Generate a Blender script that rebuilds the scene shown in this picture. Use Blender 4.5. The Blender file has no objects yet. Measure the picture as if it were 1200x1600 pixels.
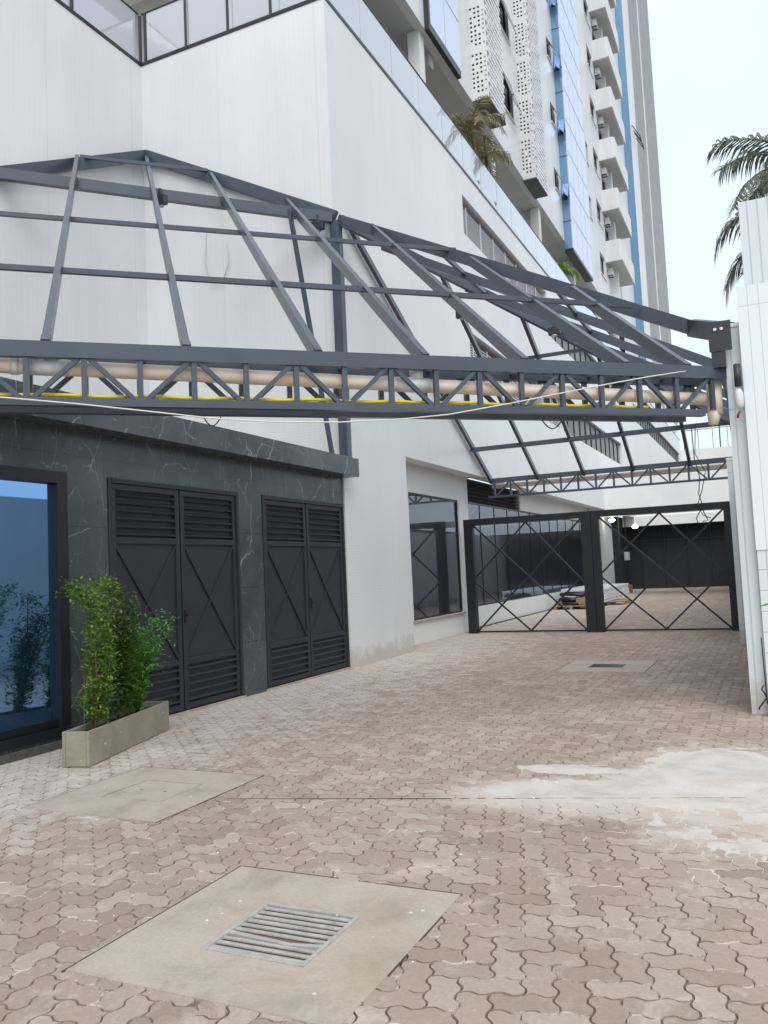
import bpy, math, random
import numpy as np
from math import sin, cos, radians, pi
from mathutils import Vector, Matrix

random.seed(7)
rng = np.random.default_rng(11)
sc = bpy.context.scene
COL = sc.collection

# ------------------------------------------------------------------ camera
F_PX = 1297.0                       # focal length for a 1200 px wide picture
YAW, PITCH, ROLL, EYE = radians(24.79), radians(4.085), radians(-2.607), 1.55
fwd = Vector((-sin(YAW) * cos(PITCH), cos(YAW) * cos(PITCH), sin(PITCH)))
rgt = Vector((cos(YAW), sin(YAW), 0))
upv = rgt.cross(fwd)
r2 = rgt * cos(ROLL) + upv * sin(ROLL)
u2 = -rgt * sin(ROLL) + upv * cos(ROLL)
cam_d = bpy.data.cameras.new("camera")
cam = bpy.data.objects.new("camera", cam_d)
COL.objects.link(cam)
cam.matrix_world = Matrix(((r2.x, u2.x, -fwd.x, 0), (r2.y, u2.y, -fwd.y, 0), (r2.z, u2.z, -fwd.z, EYE), (0, 0, 0, 1)))
cam_d.sensor_fit = 'HORIZONTAL'
cam_d.sensor_width = 36.0
cam_d.lens = 36.0 * F_PX / 1200.0
cam_d.clip_start = 0.05
cam_d.clip_end = 3000
sc.camera = cam

# ------------------------------------------------------------------ world, sun, exposure
SUN_EL, SUN_AZ = radians(52), radians(150)      # azimuth clockwise from +Y
w = bpy.data.worlds.new("World")
sc.world = w
w.use_nodes = True
nt = w.node_tree
bg = nt.nodes["Background"]
sky = nt.nodes.new("ShaderNodeTexSky")
sky.sky_type = 'NISHITA'
sky.sun_disc = False
sky.sun_elevation = SUN_EL
sky.sun_rotation = SUN_AZ
sky.air_density = 1.0
sky.dust_density = 4.0
sky.ozone_density = 1.0
hs = nt.nodes.new("ShaderNodeHueSaturation")    # overcast: most of the blue is washed out of the sky
hs.inputs["Saturation"].default_value = 0.35
nt.links.new(sky.outputs[0], hs.inputs["Color"])
mx = nt.nodes.new("ShaderNodeMix")
mx.data_type = 'RGBA'
mx.inputs[0].default_value = 0.62
nt.links.new(hs.outputs[0], mx.inputs[6])
mx.inputs[7].default_value = (8.1, 9.05, 9.95, 1)  # even cloud layer
tc = nt.nodes.new("ShaderNodeTexCoord")
cl = nt.nodes.new("ShaderNodeTexNoise")
cl.inputs["Scale"].default_value = 2.2
cl.inputs["Detail"].default_value = 5
nt.links.new(tc.outputs["Generated"], cl.inputs["Vector"])
cr = nt.nodes.new("ShaderNodeValToRGB")
cr.color_ramp.elements[0].position, cr.color_ramp.elements[0].color = .35, (.86, .90, .95, 1)
cr.color_ramp.elements[1].position, cr.color_ramp.elements[1].color = .65, (1.08, 1.06, 1.03, 1)
nt.links.new(cl.outputs[0], cr.inputs[0])
mu = nt.nodes.new("ShaderNodeMix")
mu.data_type, mu.blend_type = 'RGBA', 'MULTIPLY'
mu.inputs[0].default_value = 1
nt.links.new(mx.outputs[2], mu.inputs[6])
nt.links.new(cr.outputs[0], mu.inputs[7])
nt.links.new(mu.outputs[2], bg.inputs["Color"])
bg.inputs["Strength"].default_value = 0.12
sd = bpy.data.lights.new("sun", 'SUN')
sd.energy = 1.2
sd.angle = radians(40)
sd.color = (1.0, 0.96, 0.9)
so = bpy.data.objects.new("sun", sd)
COL.objects.link(so)
sdir = Vector((sin(SUN_AZ) * cos(SUN_EL), cos(SUN_AZ) * cos(SUN_EL), sin(SUN_EL)))
so.rotation_euler = (-sdir).to_track_quat('-Z', 'Y').to_euler()
so.location = (0, 0, 40)
sc.view_settings.view_transform = 'Standard'
sc.view_settings.look = 'None'
sc.view_settings.gamma = 1.0
sc.view_settings.exposure = 0.36
sc.cycles.max_bounces = 8
sc.cycles.transparent_max_bounces = 12


# ------------------------------------------------------------------ helpers
class MB:
    """collects shapes and links them as one mesh object"""
    def __init__(s):
        s.v, s.f = [], []

    def add(s, vs, fs):
        o = len(s.v)
        s.v += [tuple(p) for p in vs]
        s.f += [tuple(i + o for i in f) for f in fs]
        return s

    def box(s, x0, x1, y0, y1, z0, z1):
        x0, x1 = min(x0, x1), max(x0, x1); y0, y1 = min(y0, y1), max(y0, y1); z0, z1 = min(z0, z1), max(z0, z1)
        return s.add([(x0, y0, z0), (x1, y0, z0), (x1, y1, z0), (x0, y1, z0), (x0, y0, z1), (x1, y0, z1), (x1, y1, z1), (x0, y1, z1)],
                     [(0, 3, 2, 1), (4, 5, 6, 7), (0, 1, 5, 4), (1, 2, 6, 5), (2, 3, 7, 6), (3, 0, 4, 7)])

    def bar(s, a, b, wd, ht, up=(0, 0, 1)):
        a, b, up = Vector(a), Vector(b), Vector(up)
        dr = (b - a).normalized()
        sd_ = dr.cross(up)
        if sd_.length < 1e-4:
            sd_ = dr.cross(Vector((1, 0, 0)))
        sd_.normalize()
        u = sd_.cross(dr).normalized()
        vs = []
        for p in (a, b):
            for i, j in ((-1, -1), (1, -1), (1, 1), (-1, 1)):
                vs.append(p + sd_ * (wd / 2 * i) + u * (ht / 2 * j))
        return s.add(vs, [(0, 1, 2, 3)[::-1], (4, 5, 6, 7), (0, 1, 5, 4), (1, 2, 6, 5), (2, 3, 7, 6), (3, 0, 4, 7)])

    def tube(s, pts, r, seg=10, cap=True):
        pts = [Vector(p) for p in pts]
        rr = r if isinstance(r, (list, tuple)) else [r] * len(pts)
        o = len(s.v)
        ref = None
        for i, p in enumerate(pts):
            d_ = (pts[min(i + 1, len(pts) - 1)] - pts[max(i - 1, 0)]).normalized()
            if ref is None:
                ref = Vector((0, 0, 1)) if abs(d_.z) < .9 else Vector((1, 0, 0))
            x = d_.cross(ref).normalized()
            y = x.cross(d_).normalized()
            ref = y
            for k in range(seg):
                a = 2 * pi * k / seg
                s.v.append(tuple(p + (x * cos(a) + y * sin(a)) * rr[i]))
        for i in range(len(pts) - 1):
            for k in range(seg):
                k2 = (k + 1) % seg
                s.f.append((o + i * seg + k, o + i * seg + k2, o + (i + 1) * seg + k2, o + (i + 1) * seg + k))
        if cap:
            s.f.append(tuple(o + k for k in range(seg))[::-1])
            s.f.append(tuple(o + (len(pts) - 1) * seg + k for k in range(seg)))
        return s

    def lathe(s, c, prof, seg=14):
        o = len(s.v)
        for r, z in prof:
            for k in range(seg):
                a = 2 * pi * k / seg
                s.v.append((c[0] + r * cos(a), c[1] + r * sin(a), c[2] + z))
        for i in range(len(prof) - 1):
            for k in range(seg):
                k2 = (k + 1) % seg
                s.f.append((o + i * seg + k, o + i * seg + k2, o + (i + 1) * seg + k2, o + (i + 1) * seg + k))
        s.f.append(tuple(o + k for k in range(seg))[::-1])
        s.f.append(tuple(o + (len(prof) - 1) * seg + k for k in range(seg)))
        return s

    def build(s, name, mat, parent=None, smooth=False, bevel=0):
        base = Vector((0, 0, 0))
        p = parent
        while p is not None:
            base += p.location
            p = p.parent
        me = bpy.data.meshes.new(name)
        me.from_pydata([(a - base.x, b - base.y, c - base.z) for a, b, c in s.v], [], s.f)
        me.materials.append(mat)
        if smooth:
            for pl in me.polygons:
                pl.use_smooth = True
        me.update()
        o = bpy.data.objects.new(name, me)
        COL.objects.link(o)
        o.parent = parent
        if bevel:
            b = o.modifiers.new("bevel", 'BEVEL')
            b.width = bevel
            b.segments = 2
            b.limit_method = 'ANGLE'
        return o


def tag(o, label=None, cat=None, group=None, kind=None):
    if label: o["label"] = label
    if cat: o["category"] = cat
    if group: o["group"] = group
    if kind: o["kind"] = kind
    return o


def thing(name, loc, label, cat, group=None):
    o = bpy.data.objects.new(name, None)
    o.empty_display_size = .2
    COL.objects.link(o)
    o.location = loc
    return tag(o, label, cat, group)


def copy_tree(o, parent=None):
    c = o.copy()
    COL.objects.link(c)
    c.parent = parent
    for ch in list(o.children):
        copy_tree(ch, c)
    return c


# ------------------------------------------------------------------ materials
def mat_new(name):
    m = bpy.data.materials.new(name)
    m.use_nodes = True
    n = m.node_tree
    return m, n, n.nodes["Principled BSDF"]


def N(n, t, **kw):
    x = n.nodes.new(t)
    for k, v in kw.items():
        setattr(x, k, v)
    return x


def setv(x, **kw):
    for k, v in kw.items():
        x.inputs[k.replace('_', ' ')].default_value = v
    return x


def ramp(n, src, stops):
    r = N(n, "ShaderNodeValToRGB")
    e = r.color_ramp.elements
    while len(e) < len(stops):
        e.new(0.5)
    for i, (p, c) in enumerate(stops):
        e[i].position = p
        e[i].color = (c, c, c, 1) if isinstance(c, (int, float)) else (*c, 1)
    n.links.new(src, r.inputs[0])
    return r


def mixc(n, fac, a, b, mode='MIX'):
    m = N(n, "ShaderNodeMix", data_type='RGBA', blend_type=mode)
    for i, v in ((0, fac), (6, a), (7, b)):
        if isinstance(v, bpy.types.NodeSocket):
            n.links.new(v, m.inputs[i])
        elif isinstance(v, (int, float)):
            m.inputs[i].default_value = v if i == 0 else (v, v, v, 1)
        else:
            m.inputs[i].default_value = (*v, 1)
    return m.outputs[2]


def mth(n, op, a, b=None, c=None):
    m = N(n, "ShaderNodeMath", operation=op)
    for i, v in enumerate((a, b, c)):
        if v is None: continue
        if isinstance(v, bpy.types.NodeSocket): n.links.new(v, m.inputs[i])
        else: m.inputs[i].default_value = v
    return m.outputs[0]


def noise(n, vec, scale, detail=5, rough=.6, dist=0):
    t = N(n, "ShaderNodeTexNoise")
    setv(t, Scale=scale, Detail=detail, Roughness=rough, Distortion=dist)
    if vec is not None: n.links.new(vec, t.inputs["Vector"])
    return t.outputs[0]


def posn(n):
    g = N(n, "ShaderNodeNewGeometry")
    return g.outputs["Position"]


def scaled(n, vec, s):
    m = N(n, "ShaderNodeMapping")
    m.inputs["Scale"].default_value = s
    n.links.new(vec, m.inputs["Vector"])
    return m.outputs[0]


def bump(n, bs, h, strength=.3, dist=.01):
    b = N(n, "ShaderNodeBump")
    setv(b, Strength=strength, Distance=dist)
    n.links.new(h, b.inputs["Height"])
    n.links.new(b.outputs[0], bs.inputs["Normal"])


def simple(name, col, rough=.5, metal=0, var=.12, vs=3.0, bmp=0):
    m, n, b = mat_new(name)
    p = posn(n)
    nz = noise(n, p, vs, 6, .65)
    r = ramp(n, nz, [(.3, 1 - var), (.7, 1 + var * .5)])
    n.links.new(mixc(n, 1.0, col, r.outputs[0], 'MULTIPLY'), b.inputs["Base Color"])
    setv(b, Roughness=rough, Metallic=metal)
    if bmp:
        bump(n, b, noise(n, p, vs * 14, 4), bmp, .01)
    return m


def tile_mat(name, c1, c2, mortar, tw, th, msz=.004, var=.09, rough=.35, joint=None, streak=.1):
    m, n, b = mat_new(name)
    p = posn(n)
    sx = N(n, "ShaderNodeSeparateXYZ"); n.links.new(p, sx.inputs[0])
    cx = N(n, "ShaderNodeCombineXYZ")
    hor = mth(n, 'ADD', sx.outputs[0], sx.outputs[1])
    n.links.new(hor, cx.inputs[0]); n.links.new(sx.outputs[2], cx.inputs[1])
    br = N(n, "ShaderNodeTexBrick", offset=0.0, squash=1.0)
    setv(br, Scale=1.0, Mortar_Size=msz, Mortar_Smooth=.1, Bias=0.0, Brick_Width=tw, Row_Height=th)
    br.inputs["Color1"].default_value = (*c1, 1); br.inputs["Color2"].default_value = (*c2, 1); br.inputs["Mortar"].default_value = (*mortar, 1)
    n.links.new(cx.outputs[0], br.inputs["Vector"])
    st = noise(n, scaled(n, p, (.9, .9, .10)), 1.3, 6, .62)
    r = ramp(n, st, [(.32, 1 - streak), (.62, 1.0)])
    big = ramp(n, noise(n, p, .35, 4), [(.3, 1 - var), (.7, 1.0)])
    c = mixc(n, 1.0, br.outputs["Color"], r.outputs[0], 'MULTIPLY')
    c = mixc(n, 1.0, c, big.outputs[0], 'MULTIPLY')
    if joint:
        jw, off = joint
        f = mth(n, 'FRACT', mth(n, 'DIVIDE', mth(n, 'ADD', hor, off), jw))
        l = mth(n, 'LESS_THAN', f, .016 / jw)
        c = mixc(n, mth(n, 'MULTIPLY', l, .2), c, (.32, .34, .36))
    lowz = N(n, "ShaderNodeMapRange"); n.links.new(sx.outputs[2], lowz.inputs[0])
    setv(lowz, From_Min=0.0, From_Max=.55, To_Min=.62, To_Max=.0)
    splash = ramp(n, mth(n, 'ADD', noise(n, p, 4.5, 7, .7), lowz.outputs[0]), [(.72, 0), (1.1, .55)])
    c = mixc(n, splash.outputs[0], c, (.40, .345, .29))
    n.links.new(c, b.inputs["Base Color"])
    setv(b, Roughness=rough)
    bump(n, b, br.outputs["Fac"], -.25, .004)
    return m


M = {}
M['tile'] = tile_mat('white_wall_tile', (.81, .818, .82), (.806, .814, .816), (.748, .757, .763), .1, .05, .0035, joint=(2.05, .55), streak=.06)
M['plain'] = tile_mat('white_facade_tile', (.81, .815, .82), (.806, .811, .816), (.765, .772, .78), .2, .1, .003, streak=.12)
M['pillar'] = tile_mat('grey_white_pillar_tile', (.70, .75, .775), (.685, .735, .76), (.50, .55, .58), .1, 3.0, .008, streak=.10)
M['pillar_clean'] = tile_mat('bright_white_panel', (.79, .845, .885), (.78, .835, .875), (.52, .58, .63), .1, 4.0, .0035, var=.03, streak=.03)
M['course'] = tile_mat('white_brick_course', (.77, .80, .815), (.755, .79, .805), (.50, .56, .60), .4, .2, .006, streak=.1)
M['steel'] = simple('grey_painted_steel', (.064, .079, .107), .3, 0, .18, 2.2)
M['steel_dark'] = simple('dark_painted_steel', (.030, .034, .043), .4, 0, .2, 2.5)
M['door_steel'] = simple('graphite_door_paint', (.022, .026, .034), .55, 0, .2, 3)
M['pvc'] = simple('beige_pvc', (.92, .78, .655), .35, 0, .1, 2)
M['pvc_white'] = simple('white_pvc', (.78, .79, .77), .35, 0, .06, 3)
M['yellow'] = simple('yellow_plastic', (.80, .62, .02), .45, 0, .12, 4)
M['cable_white'] = simple('white_cable', (.72, .70, .66), .6, 0, .1, 6)
M['black'] = simple('black_rubber', (.012, .012, .014), .6, 0, .2, 5)
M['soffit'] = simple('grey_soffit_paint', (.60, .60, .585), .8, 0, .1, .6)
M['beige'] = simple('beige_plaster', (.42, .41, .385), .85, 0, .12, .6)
M['white_paint'] = simple('white_plaster', (.78, .785, .77), .7, 0, .07, .8, .05)
M['grey_panel'] = simple('grey_render', (.36, .375, .38), .8, 0, .22, 1.2, .2)
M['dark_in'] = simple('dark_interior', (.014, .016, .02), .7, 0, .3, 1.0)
M['conc'] = None
M['frame'] = simple('black_aluminium', (.012, .013, .017), .35, 0, .15, 4)
M['soil'] = simple('dark_soil', (.045, .03, .02), .95, 0, .4, 18, .8)
M['bark'] = simple('brown_stem', (.14, .09, .05), .85, 0, .35, 25, .5)
M['wood'] = simple('pale_pallet_wood', (.34, .24, .15), .8, 0, .3, 9, .3)
M['sheet'] = simple('white_wrapped_sheets', (.74, .76, .79), .3, 0, .1, 4)
M['orange'] = simple('orange_plastic', (.85, .28, .03), .5, 0, .1, 4)
M['red'] = simple('red_plastic', (.22, .02, .03), .5, 0, .1, 4)
M['acwhite'] = simple('white_appliance', (.70, .71, .69), .5, 0, .08, 4)
M['louvre'] = simple('pale_grey_louvre', (.56, .56, .61), .5, 0, .1, 2)
M['ralu'] = simple('grey_metal_grate', (.46, .445, .42), .6, .1, .3, 14, .3)
M['gate'] = simple('black_gate_paint', (.012, .0135, .017), .45, 0, .2, 3)
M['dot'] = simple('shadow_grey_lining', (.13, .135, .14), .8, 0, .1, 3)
M['step'] = simple('dark_aggregate_step', (.10, .10, .095), .9, 0, .4, 14, .5)


def concrete(name, col, warm):
    m, n, b = mat_new(name)
    p = posn(n)
    a = ramp(n, noise(n, p, 2.2, 8, .7, .4), [(.3, tuple(c * .72 for c in col)), (.5, col), (.72, warm)])
    sp = ramp(n, noise(n, p, 60, 3, .6), [(.4, .93), (.65, 1.03)])
    c = mixc(n, 1.0, a.outputs[0], sp.outputs[0], 'MULTIPLY')
    brn = ramp(n, noise(n, p, 1.1, 7, .68, .8), [(.52, 0), (.72, .55)])
    c = mixc(n, brn.outputs[0], c, (col[0] * .82, col[1] * .70, col[2] * .58))
    v = N(n, "ShaderNodeTexVoronoi"); setv(v, Scale=9.0); n.links.new(p, v.inputs["Vector"])
    dots = ramp(n, v.outputs["Distance"], [(.07, 1), (.10, 0)])
    gate = ramp(n, noise(n, p, 4, 2), [(.5, 0), (.56, 1)])
    c = mixc(n, mth(n, 'MULTIPLY', dots.outputs[0], gate.outputs[0]), c, (.62, .60, .56))
    n.links.new(c, b.inputs["Base Color"])
    setv(b, Roughness=.85)
    bump(n, b, noise(n, p, 40, 5), .25, .006)
    return m


M['conc'] = concrete('slab_concrete', (.43, .366, .305), (.48, .41, .345))
M['planter'] = concrete('planter_concrete', (.29, .273, .203), (.36, .34, .26))


def marble_mat():
    m, n, b = mat_new('black_veined_marble')
    p = posn(n)
    wv = N(n, "ShaderNodeTexNoise"); setv(wv, Scale=1.3, Detail=6, Roughness=.6)
    n.links.new(p, wv.inputs["Vector"])
    ad = N(n, "ShaderNodeVectorMath", operation='MULTIPLY_ADD')
    n.links.new(wv.outputs["Color"], ad.inputs[0]); ad.inputs[1].default_value = (.35, .35, .35); n.links.new(p, ad.inputs[2])
    veins = None
    for sc_, th, k in ((.9, .007, .75), (1.9, .007, .6), (3.7, .008, .35)):
        v = N(n, "ShaderNodeTexVoronoi", feature='DISTANCE_TO_EDGE'); setv(v, Scale=sc_)
        n.links.new(scaled(n, ad.outputs[0], (1, 1, .6)), v.inputs["Vector"])
        e = ramp(n, v.outputs["Distance"], [(0, 1), (th, 0)])
        g = ramp(n, noise(n, p, 1.7 * sc_, 3), [(.42, 0), (.58, k)])
        x = mth(n, 'MULTIPLY', e.outputs[0], g.outputs[0])
        veins = x if veins is None else mth(n, 'MAXIMUM', veins, x)
    cloud = ramp(n, noise(n, p, 1.1, 7, .65, .5), [(.3, (.040, .047, .050)), (.55, (.066, .077, .080)), (.8, (.095, .108, .110))])
    c = mixc(n, veins, cloud.outputs[0], (.44, .475, .475))
    sx = N(n, "ShaderNodeSeparateXYZ"); n.links.new(p, sx.inputs[0])
    jy = mth(n, 'LESS_THAN', mth(n, 'FRACT', mth(n, 'DIVIDE', mth(n, 'ADD', sx.outputs[1], .52), 1.2)), .004)
    jz = mth(n, 'LESS_THAN', mth(n, 'FRACT', mth(n, 'DIVIDE', mth(n, 'ADD', sx.outputs[2], .02), .72)), .006)
    c = mixc(n, mth(n, 'MULTIPLY', mth(n, 'MAXIMUM', jy, jz), .8), c, (.012, .012, .012))
    n.links.new(c, b.inputs["Base Color"])
    n.links.new(ramp(n, noise(n, p, 3, 4), [(.3, .16), (.7, .3)]).outputs[0], b.inputs["Roughness"])
    return m


M['marble'] = marble_mat()


def mirror_glass(name, body, tint, refl, rough=.015, wob=.0):
    m, n, b = mat_new(name)
    out = n.nodes["Material Output"]
    setv(b, Roughness=.3)
    b.inputs["Base Color"].default_value = (*body, 1)
    g = N(n, "ShaderNodeBsdfGlossy"); g.inputs["Color"].default_value = (*tint, 1); g.inputs["Roughness"].default_value = rough
    lw = N(n, "ShaderNodeFresnel"); setv(lw, IOR=1.5)
    f = mth(n, 'MAXIMUM', mth(n, 'ADD', lw.outputs[0], refl), 0)
    f = mth(n, 'MINIMUM', f, 1.0)
    mix = N(n, "ShaderNodeMixShader")
    n.links.new(f, mix.inputs[0]); n.links.new(b.outputs[0], mix.inputs[1]); n.links.new(g.outputs[0], mix.inputs[2])
    n.links.new(mix.outputs[0], out.inputs["Surface"])
    if wob:
        bp = N(n, "ShaderNodeBump"); setv(bp, Strength=wob, Distance=.02)
        n.links.new(noise(n, posn(n), 1.2, 2), bp.inputs["Height"])
        n.links.new(bp.outputs[0], g.inputs["Normal"])
    return m


M['blue_glass'] = mirror_glass('blue_mirror_glass', (.015, .045, .085), (.28, .54, .94), .66, .02)
M['dark_glass'] = mirror_glass('dark_tinted_glass', (.012, .015, .02), (.42, .47, .56), .32, .02)
M['tower_blue'] = mirror_glass('blue_facade_glass', (.11, .25, .41), (.5, .66, .85), .12, .1, .15)
M['tower_pale'] = mirror_glass('sky_pale_facade_glass', (.55, .6, .75), (.82, .86, 1), .25, .06, .1)  # sky reflection on the bay sides is put into the pale body colour
M['navy'] = mirror_glass('navy_sash_glass', (.015, .05, .13), (.2, .32, .6), .05, .08)
M['win_glass'] = mirror_glass('window_glass', (.02, .022, .03), (.6, .65, .75), .08, .03)


def clear_glass():
    m, n, b = mat_new('sky_milky_balustrade_glass')
    out = n.nodes["Material Output"]
    t = N(n, "ShaderNodeBsdfTransparent"); t.inputs["Color"].default_value = (.86, .91, .92, 1)
    g = N(n, "ShaderNodeBsdfGlossy"); g.inputs["Roughness"].default_value = .03; g.inputs["Color"].default_value = (.92, .95, 1, 1)
    d_ = N(n, "ShaderNodeBsdfDiffuse"); d_.inputs["Color"].default_value = (.83, .845, .90, 1)  # milky film, with the sky's reflection put into its white
    m1 = N(n, "ShaderNodeMixShader"); m1.inputs[0].default_value = .62
    n.links.new(t.outputs[0], m1.inputs[1]); n.links.new(d_.outputs[0], m1.inputs[2])
    fr = N(n, "ShaderNodeFresnel"); setv(fr, IOR=1.6)
    m2 = N(n, "ShaderNodeMixShader")
    n.links.new(mth(n, 'MINIMUM', mth(n, 'MULTIPLY', fr.outputs[0], 2.0), 1.0), m2.inputs[0])
    n.links.new(m1.outputs[0], m2.inputs[1]); n.links.new(g.outputs[0], m2.inputs[2])
    n.links.new(m2.outputs[0], out.inputs["Surface"])
    return m


M['glass'] = clear_glass()


def emis(name, col, s):
    m, n, b = mat_new(name)
    b.inputs["Base Color"].default_value = (.8, .8, .8, 1)
    b.inputs["Emission Color"].default_value = (*col, 1)
    b.inputs["Emission Strength"].default_value = s
    return m


M['lamp'] = emis('lit_lamp', (1, .97, .9), 9)


def leaf_mat(name, lo, hi):
    m, n, b = mat_new(name)
    p = posn(n)
    oi = N(n, "ShaderNodeAttribute", attribute_name='tone')
    c = ramp(n, mth(n, 'ADD', mth(n, 'MULTIPLY', oi.outputs["Fac"], .75), mth(n, 'MULTIPLY', noise(n, p, 6, 3), .25)), [(.1, lo), (.9, hi)])
    n.links.new(c.outputs[0], b.inputs["Base Color"])
    setv(b, Roughness=.5)
    tr = N(n, "ShaderNodeBsdfTranslucent"); n.links.new(c.outputs[0], tr.inputs["Color"])
    mixs = N(n, "ShaderNodeMixShader"); mixs.inputs[0].default_value = .3
    n.links.new(b.outputs[0], mixs.inputs[1]); n.links.new(tr.outputs[0], mixs.inputs[2])
    n.links.new(mixs.outputs[0], n.nodes["Material Output"].inputs["Surface"])
    return m


M['leaf'] = leaf_mat('yellow_green_leaf', (.05, .12, .015), (.27, .44, .06))
M['leaf_dark'] = leaf_mat('dark_green_leaf', (.03, .075, .012), (.14, .26, .04))
M['leaf_bright'] = leaf_mat('bright_green_leaf', (.06, .19, .025), (.2, .5, .09))
M['palm'] = leaf_mat('palm_leaf', (.055, .07, .055), (.21, .24, .16))
M['dry'] = leaf_mat('dry_palm_leaf', (.12, .14, .06), (.42, .35, .21))


def paver_mat(name='interlocking_paver', bed=False):
    m, n, b = mat_new(name)
    p = posn(n)
    sx = N(n, "ShaderNodeSeparateXYZ"); n.links.new(p, sx.inputs[0])
    X, Y = sx.outputs[0], sx.outputs[1]
    at = N(n, "ShaderNodeAttribute", attribute_name='tone')
    tone = ramp(n, noise(n, p, 9, 4), [(.2, (.14, .10, .075)), (.8, (.22, .16, .125))]) if bed else ramp(n, at.outputs["Fac"], [(0, (.315, .247, .203)), (.3, (.352, .281, .235)), (.75, (.382, .310, .262)), (1, (.43, .36, .312))])
    c = tone.outputs[0]
    c = mixc(n, 1.0, c, ramp(n, noise(n, p, .45, 4, .6), [(.3, (.86, .83, .80)), (.7, (1.1, 1.07, 1.05))]).outputs[0], 'MULTIPLY')
    c = mixc(n, 1.0, c, ramp(n, noise(n, p, 45, 4, .7), [(.3, .88), (.7, 1.08)]).outputs[0], 'MULTIPLY')
    # blotchy white efflorescence, stronger along the annex wall
    near = N(n, "ShaderNodeMapRange"); n.links.new(X, near.inputs[0])
    setv(near, From_Min=-6.4, From_Max=-3.6, To_Min=.30, To_Max=0.0)
    eff = ramp(n, mth(n, 'ADD', noise(n, p, 3.2, 9, .78, .6), near.outputs[0]), [(.53, 0), (.62, .35), (.76, .8)])
    c = mixc(n, eff.outputs[0], c, (.58, .53, .48))
    sp = ramp(n, noise(n, p, 16, 4, .7), [(.66, 0), (.72, .5)])
    c = mixc(n, sp.outputs[0], c, (.55, .53, .50))
    # spilt cement dust at the right
    def blob(cx, cy, rx, ry, rot):
        ca, sa = cos(rot), sin(rot)
        dx = mth(n, 'SUBTRACT', X, cx); dy = mth(n, 'SUBTRACT', Y, cy)
        u = mth(n, 'DIVIDE', mth(n, 'ADD', mth(n, 'MULTIPLY', dx, ca), mth(n, 'MULTIPLY', dy, sa)), rx)
        v = mth(n, 'DIVIDE', mth(n, 'SUBTRACT', mth(n, 'MULTIPLY', dy, ca), mth(n, 'MULTIPLY', dx, sa)), ry)
        return mth(n, 'SUBTRACT', 1.0, mth(n, 'SQRT', mth(n, 'ADD', mth(n, 'POWER', u, 2), mth(n, 'POWER', v, 2))))
    d1 = blob(-.12, 6.15, 1.35, 1.5, .35)
    d2 = blob(-1.25, 5.62, 1.25, .62, .2)
    d3 = blob(.45, 5.6, 1.3, .9, .0)
    dd = mth(n, 'MAXIMUM', mth(n, 'MAXIMUM', d1, mth(n, 'SUBTRACT', d2, .08)), d3)
    dn = mth(n, 'ADD', dd, mth(n, 'MULTIPLY', mth(n, 'SUBTRACT', noise(n, p, 2.0, 9, .72, .8), .5), 1.5))
    dm = ramp(n, dn, [(.02, 0), (.22, .42), (.5, .7)])
    c = mixc(n, dm.outputs[0], c, mixc(n, noise(n, p, 1.6, 6, .7), (.54, .475, .41), (.68, .62, .56)))
    if not bed:                                    # chamfers: brown sand, chalky white where salts came out
        ea = N(n, "ShaderNodeAttribute", attribute_name='edge')
        wh = ramp(n, noise(n, p, 5.5, 5, .7, .5), [(.50, 0), (.60, 1)])
        ec = mixc(n, wh.outputs[0], mixc(n, dm.outputs[0], (.225, .162, .122), (.5, .45, .40)), (.62, .57, .52))
        c = mixc(n, mth(n, 'MULTIPLY', ea.outputs["Fac"], .85), c, ec)
    n.links.new(c, b.inputs["Base Color"])
    setv(b, Roughness=.82)
    bump(n, b, noise(n, p, 70, 5, .7), .35, .004)
    return m


M['paver'] = paver_mat()
M['bed'] = paver_mat('joint_sand', True)
M['joint'] = simple('dark_joint', (.085, .06, .05), .95, 0, .4, 9, .4)
M['cement'] = concrete('spilt_cement', (.57, .53, .485), (.64, .605, .565))
M['ground'] = simple('far_ground', (.2, .18, .16), .95, 0, .2, .3)

# ------------------------------------------------------------------ setting: ground and paving
g = MB(); g.add([(-600, -600, -.06), (600, -600, -.06), (600, 600, -.06), (-600, 600, -.06)], [(0, 1, 2, 3)])
tag(g.build('ground', M['ground']), kind='structure')
g = MB(); g.add([(-6.9, -3, -.009), (3.2, -3, -.009), (3.2, 46, -.009), (-6.9, 46, -.009)], [(0, 1, 2, 3)])
tag(g.build('paving_bed', M['bed']), kind='structure')

SLABS = [(-2.70, -1.45, 2.58, 3.81), (-4.91, -3.72, 4.33, 5.57), (-2.93, -1.69, 11.97, 13.32)]


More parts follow.
